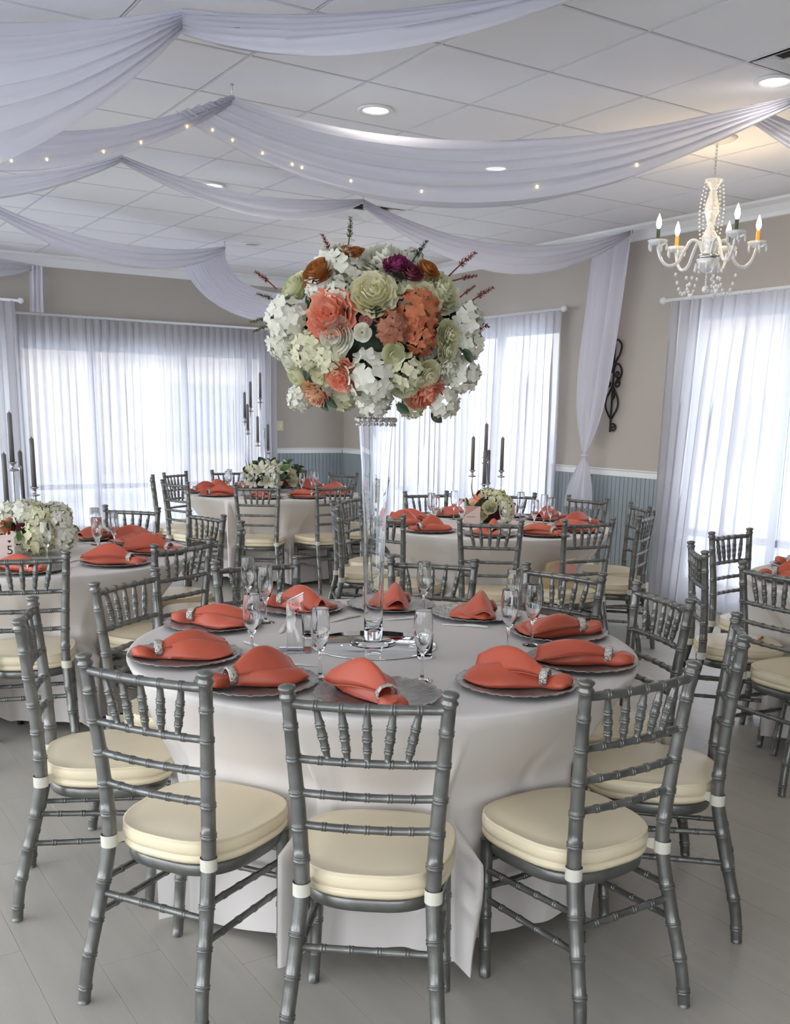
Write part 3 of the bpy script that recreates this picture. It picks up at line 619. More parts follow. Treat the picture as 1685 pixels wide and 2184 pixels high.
# ---------------------------------------------------------------- tables, cloths
ORD = ['frontmost', 'second', 'third', 'fourth', 'fifth', 'sixth', 'seventh', 'eighth', 'ninth', 'tenth']
def round_table(cx, cy, nm):
    t = thing('round_table', 'round banquet table hidden under the cloth of the ' + nm, 'table', (cx, cy, 0), 0, 'round banquet tables')
    obj('tabletop', MB().lathe([(0, .835), (.88, .835), (.898, .841), (.898, .853), (.88, .857), (0, .857)], 48), t, mat=M['ply'])
    for k in range(4):
        a = PI / 4 + k * PI / 2 + .35; obj('leg', MB().tube([(.55 * math.cos(a), .55 * math.sin(a), .84), (.55 * math.cos(a), .55 * math.sin(a), .4), (.55 * math.cos(a), .55 * math.sin(a), 0)], .016, 8), t, mat=M['darkleg'])
def cloth(cx, cy, angs, nm, val, seed, chairs, big=None, n=480, rows=24):
    rnd = random.Random(seed); A = sorted(math.radians(a) % (2 * PI) for a in angs)
    ridges = []
    for a, b in zip(A, A[1:] + [A[0] + 2 * PI]):
        gap = b - a; k = max(1, round(gap / .63))
        for q in range(k): ridges.append((a + gap * (q + .5) / k + rnd.uniform(-.05, .05), rnd.uniform(.05, .07), rnd.uniform(.0, .03), rnd.uniform(.0, .03), rnd.uniform(-.06, .06), rnd.uniform(.09, .14)))
    if big: ridges = [r for r in ridges if abs((r[0] - math.radians(big[0]) + PI) % (2 * PI) - PI) > .3] + [(math.radians(big[0]), big[1], big[2], big[3], .25, .13)]
    mb = MB(); R0 = .914
    def enter(th, hw, yf):
        # distance from the table's axis at which a ray meets the first seat (or pair of front legs) standing there
        best = 9.0; dx, dy = math.cos(th), math.sin(th)
        for t in chairs:
            h = t.rotation_euler.z + PI / 2; hx, hy = math.cos(h), math.sin(h); px, py = cx - t.location.x, cy - t.location.y
            ly, lx = px * hx + py * hy, px * hy - py * hx; vy, vx = dx * hx + dy * hy, dx * hy - dy * hx
            t0, t1 = 0.0, 9.0
            for o, v, a, b in ((ly, vy, -.26, yf), (lx, vx, -hw, hw)):
                if abs(v) < 1e-6:
                    if not a < o < b: t0 = 99
                    continue
                u, w_ = sorted(((a - o) / v, (b - o) / v)); t0 = max(t0, u); t1 = min(t1, w_)
            if t0 < t1: best = min(best, t0)
        return best
    lim = []
    for hw, yf in ((.248, .225), (.224, .160)):
        e = [enter(2 * PI * j / n, hw, yf) for j in range(n)]; e = [min(e[(j + q) % n] for q in (-1, 0, 1)) for j in range(n)]; e = [min(e[j], (e[j - 1] + e[j] + e[(j + 1) % n]) / 3) for j in range(n)]; lim.append(e)
    prof = [(0.02, .8635), (.4, .8635), (.75, .8635), (.88, .8635), (.902, .8625), (.911, .859), (R0, .852)]
    def P(i, j):
        th = 2 * PI * j / n
        if i < len(prof): r, z = prof[i]; return (r * math.cos(th), r * math.sin(th), z)
        f = (i - len(prof) + 1) / rows; g = 0; ex = 0; dz = 0
        for (a, sg, e, hz, dr, sgt) in ridges:
            k_ = (1 - f) ** 1.5; sg = sg + (sgt - sg) * k_; dlt = (th - a - dr * k_ + PI) % (2 * PI) - PI; q = math.exp(-(dlt / sg) ** 2); g = max(g, q); ex += e * q; dz += hz * q
        hem = .055 + .025 * math.sin(3 * th + seed) + .02 * noise.noise(Vector((math.cos(th) * 2, math.sin(th) * 2, seed))) + dz
        z = .852 + (max(hem, .012) - .852) * f
        vz = min(1, (.852 - z) / .31); vs = vz * vz * (3 - 2 * vz) * .5 + vz * .5
        lowr = max(0, (.42 - z) / .42); valley = R0 + (val - R0) * vs + .07 * lowr
        ridge = R0 + .008 * vs + ex * f
        rip = (.005 * math.sin(23 * th + 2 * math.sin(5 * th + seed)) + .010 * noise.noise(Vector((math.cos(th) * 3.5, math.sin(th) * 3.5, seed + f)))) * f
        r = valley + (ridge - valley) * g ** .8 + rip
        k1 = min(1, (.852 - z) / .29); m1 = R0 + .01 + (min(lim[0][j % n], .985) - .013 - R0 - .01) * k1 if z > .44 else 9
        k2 = min(1, max(0, (.50 - z) / .06)); m2 = min(lim[1][j % n], .985) - .012 if z <= .5 else 9
        if z <= .5: m1 = min(lim[0][j % n], .985) - .013 + (max(0, m2 - lim[0][j % n])) * k2 * (z <= .44) if z <= .44 else min(m1, m2)
        r = min(r, m1, m2)
        return (r * math.cos(th), r * math.sin(th), z)
    mb.grid(P, len(prof) - 1 + rows, n, closev=True, flip=True)
    o = obj('tablecloth', mb, loc=(cx, cy, 0), mat=M['cloth']); sol = None
    return tag(o, 'pale grey round tablecloth draped over the ' + nm, 'tablecloth', 'round tablecloths')
# ---------------------------------------------------------------- place settings
def charger_mesh():
    mb = MB(); n = 96
    def mod(a, r, z):
        if r > .11: k = (r - .11) / .055; r *= 1 + .028 * k * (abs(math.sin(9 * a)) - .5); z += .0022 * k * math.sin(36 * a)
        return (r, z)
    mb.lathe([(.0, .001), (.10, .001), (.115, .004), (.150, .012), (.163, .0165), (.167, .0185), (.164, .0200), (.150, .0165), (.125, .0105), (.112, .007), (.10, .0045), (0, .0042)], n, mod=mod); mb.v = [(x * 1.14, y * 1.14, z) for x, y, z in mb.v]; return mb.mesh('charger_plate', M['charger'])
CHARGER = charger_mesh()
def napkin_mesh(seed):
    rnd = random.Random(seed); mb = MB(); n = 30
    def loft(st, z0, shear, ph, folds, lift):
        S_ = catmull([(s[0], s[1], s[2]) for s in st], 5); m = len(S_)
        def P(i, j):
            y, wd, ht = S_[i]; a = 2 * PI * j / n; c, s = math.cos(a), math.sin(a); f = i / (m - 1)
            x = wd * c
            top = max(0, s); z = ht * (top ** .75)
            z *= 1 - .38 * abs(math.sin(folds * c + ph + .8 * f)) * min(1, wd / .05)
            z += .008 * noise.noise(Vector((c * 1.5 + seed, f * 4, ph)))
            x += shear * f * f + .010 * noise.noise(Vector((f * 3, s, seed + ph)))
            lf = lift * max(0, f - .55) ** 2 * (1.2 + c)
            yy = y + .010 * noise.noise(Vector((c, f * 2, seed * 3))); rim = max(0, min(1, (math.hypot(x, yy) - .112) / .075)) * .0165
            return (x, yy, z0 + max(z, 0) + lf + rim)
        mb.grid(P, m - 1, n, closev=True)
        o = len(mb.v) - m * n; mb.f.append(tuple(o + j for j in range(n - 1, -1, -1))); mb.sm.append(False); mb.f.append(tuple(o + (m - 1) * n + j for j in range(n))); mb.sm.append(False)
    k = rnd.uniform(.9, 1.1); sg = rnd.choice((-1, 1))
    loft([(-.172, .020, .018), (-.155, .042 * k, .036), (-.125, .044, .046), (-.090, .024, .034), (-.055, .036, .048), (.0, .068 * k, .066), (.06, .088 * k, .062), (.115, .092, .046), (.150, .078, .022), (.158, .06, .006)], .008, rnd.uniform(-.03, .03), rnd.uniform(0, 3), 2.2, .0)
    # upper leaf of the fan: a folded sheet rising from the ring
    c0 = rnd.uniform(.03, .055); h0_ = rnd.uniform(.060, .085); bend = rnd.uniform(.25, .5)
    def F(i, j):
        f = i / 14; u = j / 14 * 2 - 1; y = -.082 + .23 * f; wd = .020 + .085 * f ** .8 * (1 - .25 * f * f)
        x = sg * c0 * f * 1.4 + u * wd * (1 - .15 * f); arch = (1 - abs(u) ** 1.6)
        z = .034 + (h0_ * math.sin(PI * min(1, .12 + .80 * f)) * (.35 + .65 * arch)) - .030 * f * (1 - arch) + .016 * math.sin(3.2 * u + 2.2 * f + seed) * f + .35 * bend * max(0, f - .7) * max(0, u * sg) * .3
        rim = max(0, min(1, (math.hypot(x, y) - .112) / .075)) * .0165
        return (x, y, max(z, .014 + rim))
    o = len(mb.v); mb.grid(F, 14, 14)
    m_ = len(mb.v) - o; mb.v += [(x, y, z - .0035) for x, y, z in mb.v[o:o + m_]]; nf = 14 * 14
    mb.f += [tuple(reversed([i + m_ for i in q])) for q in mb.f[-nf:]]; mb.sm += [True] * nf
    ed = [i for i in range(15)] + [15 * r + 14 for r in range(1, 15)] + [15 * 14 + q for q in range(13, -1, -1)] + [15 * r for r in range(13, 0, -1)]
    for a_, b_ in zip(ed, ed[1:] + ed[:1]): mb.f.append((o + b_, o + a_, o + m_ + a_, o + m_ + b_)); mb.sm.append(False)
    return mb.mesh('napkin', M['napkin'])
NAPS = [napkin_mesh(s) for s in (1, 2, 3, 4, 5)]
def ring_mesh():
    mb = MB(); pts = []
    def P(i, j):
        a = 2 * PI * j / 28; t = 2 * PI * i / 8; r = .0035 + .0015 * (j % 2); ca, sa = math.cos(a), math.sin(a); bx, bz = .031, .026
        return ((bx + r * math.cos(t)) * ca, -.088 + .014 * math.sin(t), .0375 + (bz + r * math.cos(t)) * sa)
    mb.grid(P, 8, 28, closeu=True, closev=True); return mb.mesh('napkin_ring', M['ring'])
RING = ring_mesh()
FLUTE = MB().lathe([(0, .0), (.033, .0005), (.034, .002), (.02, .0045), (.007, .010), (.0045, .022), (.004, .070), (.006, .086), (.015, .100), (.025, .122), (.0305, .150), (.0305, .180), (.0278, .2262), (.0275, .228), (.0265, .228), (.0263, .2262), (.029, .180), (.029, .150), (.0235, .124), (.013, .104), (.002, .095)], 22).mesh('champagne_flute', M['glass'])
TUMBLER = MB().lathe([(0, 0), (.024, 0), (.026, .004), (.030, .0835), (.030, .085), (.029, .085), (.0288, .0835), (.0245, .010), (0, .009)], 22).mesh('tumbler', M['glass'])
kn_ = MB(); kp = [(-.095, .0075, .004), (-.09, .010, .005), (-.03, .0085, .006), (.0, .006, .005), (.01, .010, .004), (.06, .0105, .003), (.088, .006, .002), (.094, .0015, .0015)]
def KP(i, j):
    x, hw, ht = kp[i]; a = 2 * PI * j / 10; return (x, hw * math.cos(a), ht * (1 + math.sin(a)))
kn_.grid(KP, len(kp) - 1, 10, closev=True); KNIFE = kn_.mesh('knife', M['plastic'])
TZ = .8638
def setting(cx, cy, ang, nm, ordn, k, flute=True, knife=True, rp=.70, roll=0, detail=True):
    a = math.radians(ang); px, py = cx + rp * math.cos(a), cy + rp * math.sin(a); rz = a + PI / 2
    who = ('front place setting of the ' + nm) if ordn == 'frontmost' else '%s place setting clockwise from the front, %s' % (ordn, nm)
    tag(obj('charger_plate', CHARGER, loc=(px, py, TZ), rot=(0, 0, rz + k)), 'silver charger, ' + who, 'plate', 'silver charger plates')
    nk = tag(obj('napkin', NAPS[k % 5], loc=(px, py, TZ), rot=(0, 0, rz + roll)), 'coral napkin, ' + who, 'napkin', 'coral napkins')
    rg = obj('napkin_ring', RING, nk); rg['label'] = 'sparkling silver ring'
    if flute:
        fa = a + (flute if isinstance(flute, float) else .28); tag(obj('champagne_flute', FLUTE, loc=(cx + .46 * math.cos(fa), cy + .46 * math.sin(fa), TZ)), 'champagne flute, ' + who, 'glass', 'champagne flutes')
    if knife:
        r2 = .455; ka = a - .16; tag(obj('knife', KNIFE, loc=(cx + r2 * math.cos(ka), cy + r2 * math.sin(ka), TZ), rot=(0, 0, ka + PI / 2 + .5)), 'white knife, ' + who, 'knife', 'white plastic knives')
# ---------------------------------------------------------------- flowers
def rose_mb(R, layers=6, open_=.0, seed=0, ruffle=.0):
    """nested bowls of overlapping petals around a spiral heart"""
    rnd = random.Random(seed); mb = MB()
    def H(i, j):
        q = i / 22; a = q * 4.6 * PI; r = R * (.03 + .19 * q); return (r * math.cos(a), r * math.sin(a), R * (.36 - .10 * q) - R * .32 * j)
    mb.grid(H, 22, 1)
    for L in range(layers):
        f = (L + 1) / layers; n = 3 + L // 2 + (1 if ruffle else 0); RL = R * (.26 + .74 * f)
        for k in range(n):
            a0 = 2 * PI * k / n + L * 1.1 + rnd.uniform(-.2, .2); hw = PI / n * 1.28; tm = 2.15 - (.85 + open_) * f + rnd.uniform(-.12, .12); off = rnd.uniform(-.03, .05) * R
            def P(i, j):
                u = i / 6 * 2 - 1; v = j / 5; th = .30 + (tm * (1 - .13 * abs(u) ** 3) - .30) * v
                rr = RL * math.sin(th) + RL * .34 * f * max(0, v - .72) * (1.0 + .6 * (1 - u * u)) + off * v
                a = a0 + hw * u * (1 - .12 * v)
                z = -RL * .82 * math.cos(th) + (R - RL) * .18 - R * .12 * f * max(0, v - .8) * 3
                z += ruffle * R * .09 * math.sin(u * 8 + k * 2) * v * v; rr += ruffle * R * .05 * math.sin(u * 11 + k) * v
                return (rr * math.cos(a), rr * math.sin(a), z)
            mb.grid(P, 6, 5)
    return mb
def hydrangea_mb(R, n=34, seed=0):
    rnd = random.Random(seed); mb = MB()
    for q in range(n):
        z = 1 - 1.25 * (q + .5) / n; a = q * 2.39996 + rnd.uniform(-.2, .2); s = math.sqrt(max(0, 1 - z * z)); d = Vector((s * math.cos(a), s * math.sin(a), z))
        c = d * R * rnd.uniform(.80, .96); m = Matrix.Translation(c) @ look(d + Vector([rnd.uniform(-.3, .3) for _ in range(3)]), rnd.uniform(0, 6)); pr = R * rnd.uniform(.27, .36)
        for k in range(4):
            b = k * PI / 2; cb, sb = math.cos(b), math.sin(b)
            def P(i, j):
                v = i / 3; u = (j / 2 * 2 - 1); wd = pr * .62 * math.sin(PI * min(1, .18 + v * .82) ** .8) if v < 1 else pr * .22
                r = pr * v; h = pr * (.28 * v * v - .18 * abs(u) * v); return m @ Vector((r * cb - u * wd * sb, r * sb + u * wd * cb, h))
            mb.grid(P, 3, 2)
    return mb
def lily_mb(R, seed=0):
    mb = MB(); rnd = random.Random(seed)
    for k in range(6):
        a0 = k * PI / 3; wd = R * (.30 if k % 2 else .22)
        def P(i, j):
            v = i / 6; u = j / 4 * 2 - 1; ww = wd * math.sin(PI * (.08 + .9 * v)) ** .8; r = R * (.1 + .95 * v); z = R * (.75 * math.sin(v * 1.9) - .15 * u * u * v)
            return (r * math.cos(a0) - u * ww * math.sin(a0), r * math.sin(a0) + u * ww * math.cos(a0), z - .2 * R)
        mb.grid(P, 6, 4)
    for k in range(5):
        a = k * 1.256; mb.tube([(0, 0, 0), (.12 * R * math.cos(a), .12 * R * math.sin(a), .75 * R)], [.015 * R, .02 * R], 5)
    return mb
def leaf_mb(L, W):
    mb = MB()
    def P(i, j):
        v = i / 6; u = j / 4 * 2 - 1; ww = W * math.sin(PI * min(1, .04 + v * .96)) ** .75 if v < 1 else 0.001; return (u * ww, L * v, .16 * W * u * u * 2 + L * (.22 * v - .32 * v * v))
    return mb.grid(P, 6, 4)
def sprig_mb(L, seed=0):
    mb = MB(); rnd = random.Random(seed); pts = [Vector((.06 * L * math.sin(2 * q / 8), .03 * L * math.sin(3 * q / 8), L * q / 8)) for q in range(9)]; mb.tube(pts, [.003 - .0002 * q for q in range(9)], 5)
    for q in range(14):
        f = .40 + .60 * q / 13; p = Vector((.06 * L * math.sin(2 * f), .03 * L * math.sin(3 * f), L * f)); r = L * .20 * (1.15 - .6 * f)
        for s in (-1, 1):
            m = Matrix.Translation(p) @ Matrix.Rotation(q * .9, 4, 'Z') @ Matrix.Rotation(s * 1.0, 4, 'X')
            mb.add([m @ Vector(v) for v in ((0, 0, 0), (r * .35, 0, r * .5), (0, r * .12, r), (-r * .35, 0, r * .5))], [(0, 1, 2, 3)])
    return mb
_fc = {}
def flower(parent, kind, col, pos, axis, R, roll=0.0, label=None):
    R = round(R, 3); key = (kind, col, R)
    if key not in _fc:
        sd = int(R * 1000) + len(col)
        mb = {'rose': lambda: rose_mb(R, 6, .0, sd), 'peony': lambda: rose_mb(R, 6, .12, sd, 1.0), 'bud': lambda: rose_mb(R, 3, -.2, sd), 'hydrangea': lambda: hydrangea_mb(R, 34, sd), 'lily': lambda: lily_mb(R, sd),
              'leaf': lambda: leaf_mb(R, R * .34), 'sprig': lambda: sprig_mb(R, sd)}[kind]()
        _fc[key] = mb.mesh(kind, PET[col] if col in PET else M[col])
    o = obj(kind, _fc[key], parent); o.matrix_local = Matrix.Translation(pos) @ look(axis, roll)
    if label: o['label'] = label
    return o
BR = Vector((.8424, -.5388, 0)); BF = Vector((-.5388, -.8424, 0)); BU = Vector((0, 0, 1))
def leafy(parent, C, a, b, n, seed, mats=('leaf', 'leaf', 'leaf2'), L=.085, zmin=-.9):
    rnd = random.Random(seed)
    for q in range(n):
        z = rnd.uniform(zmin, 1); t = rnd.uniform(0, 2 * PI); s = math.sqrt(1 - z * z); d = Vector((s * math.cos(t), s * math.sin(t), z))
        o = flower(parent, 'leaf', rnd.choice(mats), Vector((d.x * a, d.y * a, C + d.z * b)) * 1.0, (0, 0, 1), L * rnd.choice((.8, 1, 1.2)))
        m = look(d + Vector([rnd.uniform(-.4, .4) for _ in range(3)]), rnd.uniform(0, 6)) @ Matrix.Rotation(.9, 4, 'X'); o.matrix_local = Matrix.Translation(Vector((d.x * a * .82, d.y * a * .82, C + d.z * b * .82))) @ m
def core_mb(a, b, seed):
    mb = MB()
    def P(i, j):
        t = PI * i / 14; p = 2 * PI * j / 24; s = max(math.sin(t), .001); d = Vector((s * math.cos(p), s * math.sin(p), math.cos(t))); k = 1 + .10 * noise.noise(d * 3 + Vector((seed, 0, 0))) + .06 * noise.noise(d * 9)
        return (d.x * a * k, d.y * a * k, d.z * b * k)
    return mb.grid(P, 14, 24, closev=True)
def tall_bouquet():
    C = Vector((1.846, 3.022, 1.947)); t = thing('flower_bouquet', 'huge round bouquet of white, cream and coral flowers on the tall clear vase', 'flowers', C)
    a, b = .262, .205
    obj('foliage_core', core_mb(a * .88, b * .88, 3), t, mat=M['moss'])
    k = 1 / 3.24 / 597.0
    def uv(zx, zy): return ((zx - 855) / 700, (640 - zy) / 575)
    F = [('rose', 'rust', 485, 265, 98), ('rose', 'green', 310, 365, 105), ('hydrangea', 'white', 650, 255, 118), ('peony', 'white', 925, 175, 150), ('peony', 'plum', 1015, 225, 82), ('bud', 'wine', 1095, 275, 60),
         ('bud', 'rust', 660, 145, 55), ('bud', 'rust', 725, 150, 48), ('peony', 'yellow', 850, 400, 128), ('bud', 'rust', 1205, 250, 60), ('peony', 'cream', 1305, 365, 128), ('peony', 'yellow', 1195, 440, 105), ('peony', 'coral', 560, 545, 142),
         ('hydrangea', 'white', 300, 565, 130), ('rose', 'white', 600, 690, 98), ('hydrangea', 'cream', 445, 770, 112), ('hydrangea', 'cream', 575, 815, 92), ('hydrangea', 'orange', 1130, 535, 122), ('hydrangea', 'dusty', 980, 630, 100), ('hydrangea', 'orange', 1150, 690, 92),
         ('rose', 'white', 785, 665, 46), ('bud', 'pink', 805, 585, 34), ('bud', 'pink', 880, 545, 38), ('rose', 'white', 295, 835, 92), ('peony', 'coral', 640, 945, 100), ('hydrangea', 'white', 840, 930, 150), ('hydrangea', 'white', 860, 1060, 105), ('hydrangea', 'cream', 1070, 890, 108), ('rose', 'yellow', 1220, 920, 78),
         ('peony', 'coral', 1225, 1045, 118), ('hydrangea', 'white', 1450, 560, 112), ('peony', 'white', 1360, 870, 108), ('hydrangea', 'white', 1465, 700, 98), ('hydrangea', 'white', 1440, 890, 108), ('hydrangea', 'white', 1330, 1075, 92), ('peony', 'peach', 455, 1070, 88), ('hydrangea', 'white', 365, 1070, 78),
         ('hydrangea', 'white', 235, 720, 84), ('rose', 'green', 345, 935, 100), ('peony', 'cream', 1360, 660, 82), ('rose', 'cream', 1350, 760, 66), ('hydrangea', 'white', 505, 380, 84), ('hydrangea', 'white', 620, 420, 74), ('rose', 'cream', 1080, 1000, 80), ('rose', 'cream', 500, 930, 70), ('rose', 'green', 990, 800, 62)]
    lab = {('rose', 'rust'): 'rust brown rose', ('peony', 'coral'): 'open coral peony', ('peony', 'plum'): 'magenta flower', ('hydrangea', 'orange'): 'copper orange hydrangea head'}
    rnd = random.Random(5)
    for kind, col, zx, zy, r in F:
        u, v = uv(zx, zy); q = u * u + v * v; lim = .80
        if q > lim: s_ = math.sqrt(lim / q); u1, v1 = u * s_, v * s_
        else: u1, v1 = u, v
        wv = math.sqrt(max(.02, 1 - u1 * u1 - v1 * v1)); R = r * k * 1.16
        pos = BR * (u * .362 * .97) + BU * (v * .297 * .97) + BF * (wv * a * 1.02 - R * .15 + {'rust': .07, 'coral': .035, 'yellow': .03, 'peach': .045, 'plum': .05, 'wine': .05}.get(col, {'rose': .02, 'peony': .025}.get(kind, -.008)))
        # centre of flower in depth on the shell, lateral place as seen
        ax = BR * u * .9 + BU * v * 1.0 + BF * max(wv, .35); flower(t, kind, col, pos, ax, R, rnd.uniform(0, 6), lab.get((kind, col)))
    for q in range(70):   # white and cream heads packed between the showy ones
        u, v = rnd.uniform(-.98, .98), rnd.uniform(-.98, .90); q2 = u * u + v * v
        if not .22 < q2 < 1.0 or any(math.hypot(u - uv(x_, y_)[0], (v - uv(x_, y_)[1]) * .82) < r_ / 700 * 1.05 for _, _, x_, y_, r_ in F): continue
        if abs(u + .1) < .25 and v < -.85: continue
        wv = math.sqrt(max(.03, 1 - q2)); flower(t, rnd.choice(('hydrangea', 'hydrangea', 'rose')), rnd.choice(('white', 'white', 'cream', 'green')), BR * u * .318 + BU * v * .258 + BF * (wv * a * .80), BR * u + BU * v + BF * wv, rnd.choice((.046, .052, .058)), rnd.uniform(0, 6))
    for q in range(34):   # far side
        z = rnd.uniform(-.75, .95); th = rnd.uniform(0, 2 * PI); s = math.sqrt(1 - z * z); d = Vector((s * math.cos(th), s * math.sin(th), z))
        if d.dot(BF) > -.05: continue
        flower(t, rnd.choice(('hydrangea', 'hydrangea', 'peony')), rnd.choice(('white', 'white', 'cream', 'coral')), Vector((d.x * a * 1.1, d.y * a * 1.1, d.z * b * 1.15)), d, .058, rnd.uniform(0, 6))
    leafy(t, 0, a * 1.12, b * 1.12, 80, 8, ('leaf', 'leaf', 'leaf', 'leaf2'), .062)
    for zx, zy, L, tx, ty, m in ((680, 150, .085, 685, 60, 'sprig2'), (590, 210, .075, 555, 140, 'sprig'), (1320, 290, .095, 1465, 165, 'sprig'), (1340, 320, .07, 1415, 305, 'sprig'), (1440, 460, .085, 1580, 370, 'sprig'), (1380, 430, .06, 1465, 365, 'sprig'), (1300, 690, .13, 1555, 595, 'sprig'), (235, 390, .075, 115, 300, 'sprig'), (260, 470, .07, 150, 435, 'sprig2'), (215, 560, .07, 90, 590, 'sprig2'), (210, 600, .06, 90, 650, 'sprig2'), (1065, 245, .085, 1145, 130, 'leaf'), (1330, 560, .07, 1430, 570, 'leaf2')):
        u, v = uv(zx, zy); u2, v2 = uv(tx, ty); ax = BR * (u2 - u) * .362 + BU * (v2 - v) * .297 + BF * .01; pos = BR * u * .362 + BU * v * .297 + BF * .12; flower(t, 'sprig', m, pos, ax, L * 1.15)
    for zx, zy, L, tx, ty in ((560, 1040, .05, 610, 1090), (520, 1060, .045, 555, 1110), (1010, 1080, .05, 1090, 1130), (1240, 1130, .05, 1330, 1200), (1420, 740, .05, 1495, 830), (960, 300, .05, 1050, 330), (430, 940, .06, 450, 900)):
        u, v = uv(zx, zy); u2, v2 = uv(tx, ty); wv = math.sqrt(max(.02, 1 - u * u - v * v)); y = (BR * (u2 - u) + BU * (v2 - v)).normalized(); z = (BF + BR * u + BU * v); x = y.cross(z).normalized(); z = x.cross(y)
        o = flower(t, 'leaf', 'leaf', (0, 0, 0), (0, 0, 1), L); pos = BR * u * .362 + BU * v * .297 + BF * wv * a * 1.12; o.matrix_local = Matrix(((x.x, y.x, z.x, pos.x), (x.y, y.y, z.y, pos.y), (x.z, y.z, z.z, pos.z), (0, 0, 0, 1)))
def low_arrangement(name, label, x, y, a, b, items, seed, leaves=24, L=.07):
    t = thing(name, label, 'flowers', (x, y, TZ)); rnd = random.Random(seed)
    obj('foliage_core', MB().add(*(lambda m: (m.v, m.f))(core_mb(a * .8, b * .8, seed))).mesh('foliage_core', M['moss']), t, loc=(0, 0, b * .96))
    for kind, col, u, v, R in items:
        wv = math.sqrt(max(.02, 1 - min(.95, u * u + v * v))); pos = BR * u * a + BU * (b + v * b * .85) + BF * wv * a * .85; pos.z = max(pos.z, R * 1.14)
        flower(t, kind, col, pos, BR * u + BU * (v + .25) + BF * max(wv, .3), R, rnd.uniform(0, 6))
    for q in range(12):
        th = rnd.uniform(0, 2 * PI); z = rnd.uniform(-.2, .9); s = math.sqrt(1 - z * z); d = Vector((s * math.cos(th), s * math.sin(th), z))
        if d.dot(BF) > 0: continue
        k0 = rnd.choice(items); pos = Vector((d.x * a * .8, d.y * a * .8, b + d.z * b * .75)); pos.z = max(pos.z, k0[4] * 1.14); flower(t, k0[0], k0[1], pos, d, k0[4], rnd.uniform(0, 6))
    leafy(t, b, a * 1.1, b, leaves, seed + 1, L=L, zmin=-.05)
    return t
# ---------------------------------------------------------------- table one: tall bouquet
T1 = (1.886, 2.998); N1 = 'tall bouquet table'
ch1 = []
c1 = [(1.207, 1.988, 52, -124), (.818, 2.503, 32.5, -155), (.723, 3.41, -19, 168), (1.229, 3.922, -54, 125), (1.893, 4.108, -92, 90), (2.655, 3.80, -134, 46), (3.005, 3.279, -166, 18), (2.955, 2.65, 163, -16), (2.693, 2.071, 132, -52), (1.939, 1.787, 90, -86)]
for i, (x, y, f, pa) in enumerate(c1):
    lb = 'frontmost silver bamboo-style chair, seen squarely from behind at the ' + N1 if i == 0 else 'silver bamboo-style chair, %s clockwise from the frontmost one at the %s' % (ORD[i], N1)
    ch1.append(place_chair(x, y, f, lb, 'chairs around the tall bouquet table'))
round_table(*T1, N1)
cloth(*T1, [c[3] for c in c1], N1, .70, 1, ch1, big=(-107, .085, .025, -.04))
FLU = {0: -.02, 1: .40, 2: .42, 9: .30, 8: .20, 7: .1, 6: .3, 5: -.25, 4: .3, 3: -.3}
pl1 = [(1.491, 2.401), (1.243, 2.707), (1.175, 3.136), (1.46, 3.578), (1.909, 3.711), (2.283, 3.577), (2.495, 3.245), (2.555, 2.801), (2.323, 2.421), (1.943, 2.306)]
fl1 = {0: (1.716, 2.498), 1: (1.448, 2.678), 2: (1.362, 3.003), 3: (1.665, 3.535), 4: (1.71, 3.80), 5: (2.30, 3.35), 6: (2.52, 3.035), 7: (2.35, 2.715), 8: (2.199, 2.667)}
for i, (px, py) in enumerate(pl1):
    vx, vy = px - T1[0], py - T1[1]; r = math.hypot(vx, vy); ang = math.degrees(math.atan2(vy, vx))
    setting(*T1, ang, N1, ORD[i], i, flute=False, knife=i not in (0, 7, 8, 9), rp=r, roll=(.35, -.45, -.1, .1, .6, -.3, .2, -.15, .1, .55)[i])
    if i in fl1: tag(obj('champagne_flute', FLUTE, loc=(*fl1[i], TZ)), 'clear champagne flute inside the %s plate%s at the %s' % (ORD[i], '' if i == 0 else ' clockwise from the front', N1), 'glass', 'champagne flutes')
mr = thing('round_mirror', 'round frameless mirror plate lying under the tall vase', 'mirror', (1.838, 2.992, TZ))
obj('mirror_glass', MB().lathe([(0, .0006), (.226, .0006), (.2285, .002), (.2285, .004), (.224, .0055), (0, .0055)], 56), mr, mat=M['mirror'])
vs = thing('trumpet_vase', 'tall clear glass trumpet vase carrying the big bouquet', 'vase', (1.844, 3.006, TZ + .0055))
obj('vase_foot', MB().lathe([(0, .0005), (.081, .0005), (.083, .004), (.080, .007), (.03, .011), (0, .011)], 40), vs, mat=M['vase'])
obj('vase_body', MB().lathe([(.0, .012), (.030, .012), (.034, .016), (.034, .10), (.036, .25), (.041, .45), (.050, .65), (.058, .76), (.0624, .797), (.0625, .80), (.0605, .80), (.0602, .797), (.056, .76), (.048, .65), (.039, .45), (.0335, .25), (.0315, .10), (.029, .05), (0, .045)], 32), vs, mat=M['vase'])
tr = MB()
for q in range(20):
    a = 2 * PI * q / 20; tr.ball((.066 * math.cos(a), .066 * math.sin(a), .795), .0095, n=8, m=5); tr.ball((.066 * math.cos(a), .066 * math.sin(a), .779), .006, n=6, m=4)
ct = obj('crystal_trim', tr, vs, mat=M['ring']); ct['label'] = 'band of dark edged crystals'
tall_bouquet()
for x, y, lb in ((1.89, 2.74, 'small straight clear tumbler in front of the mirror plate'), (1.69, 3.22, 'small straight clear tumbler behind the mirror plate')): tag(obj('tumbler', TUMBLER, loc=(x, y, TZ)), lb, 'glass', 'clear tumblers')
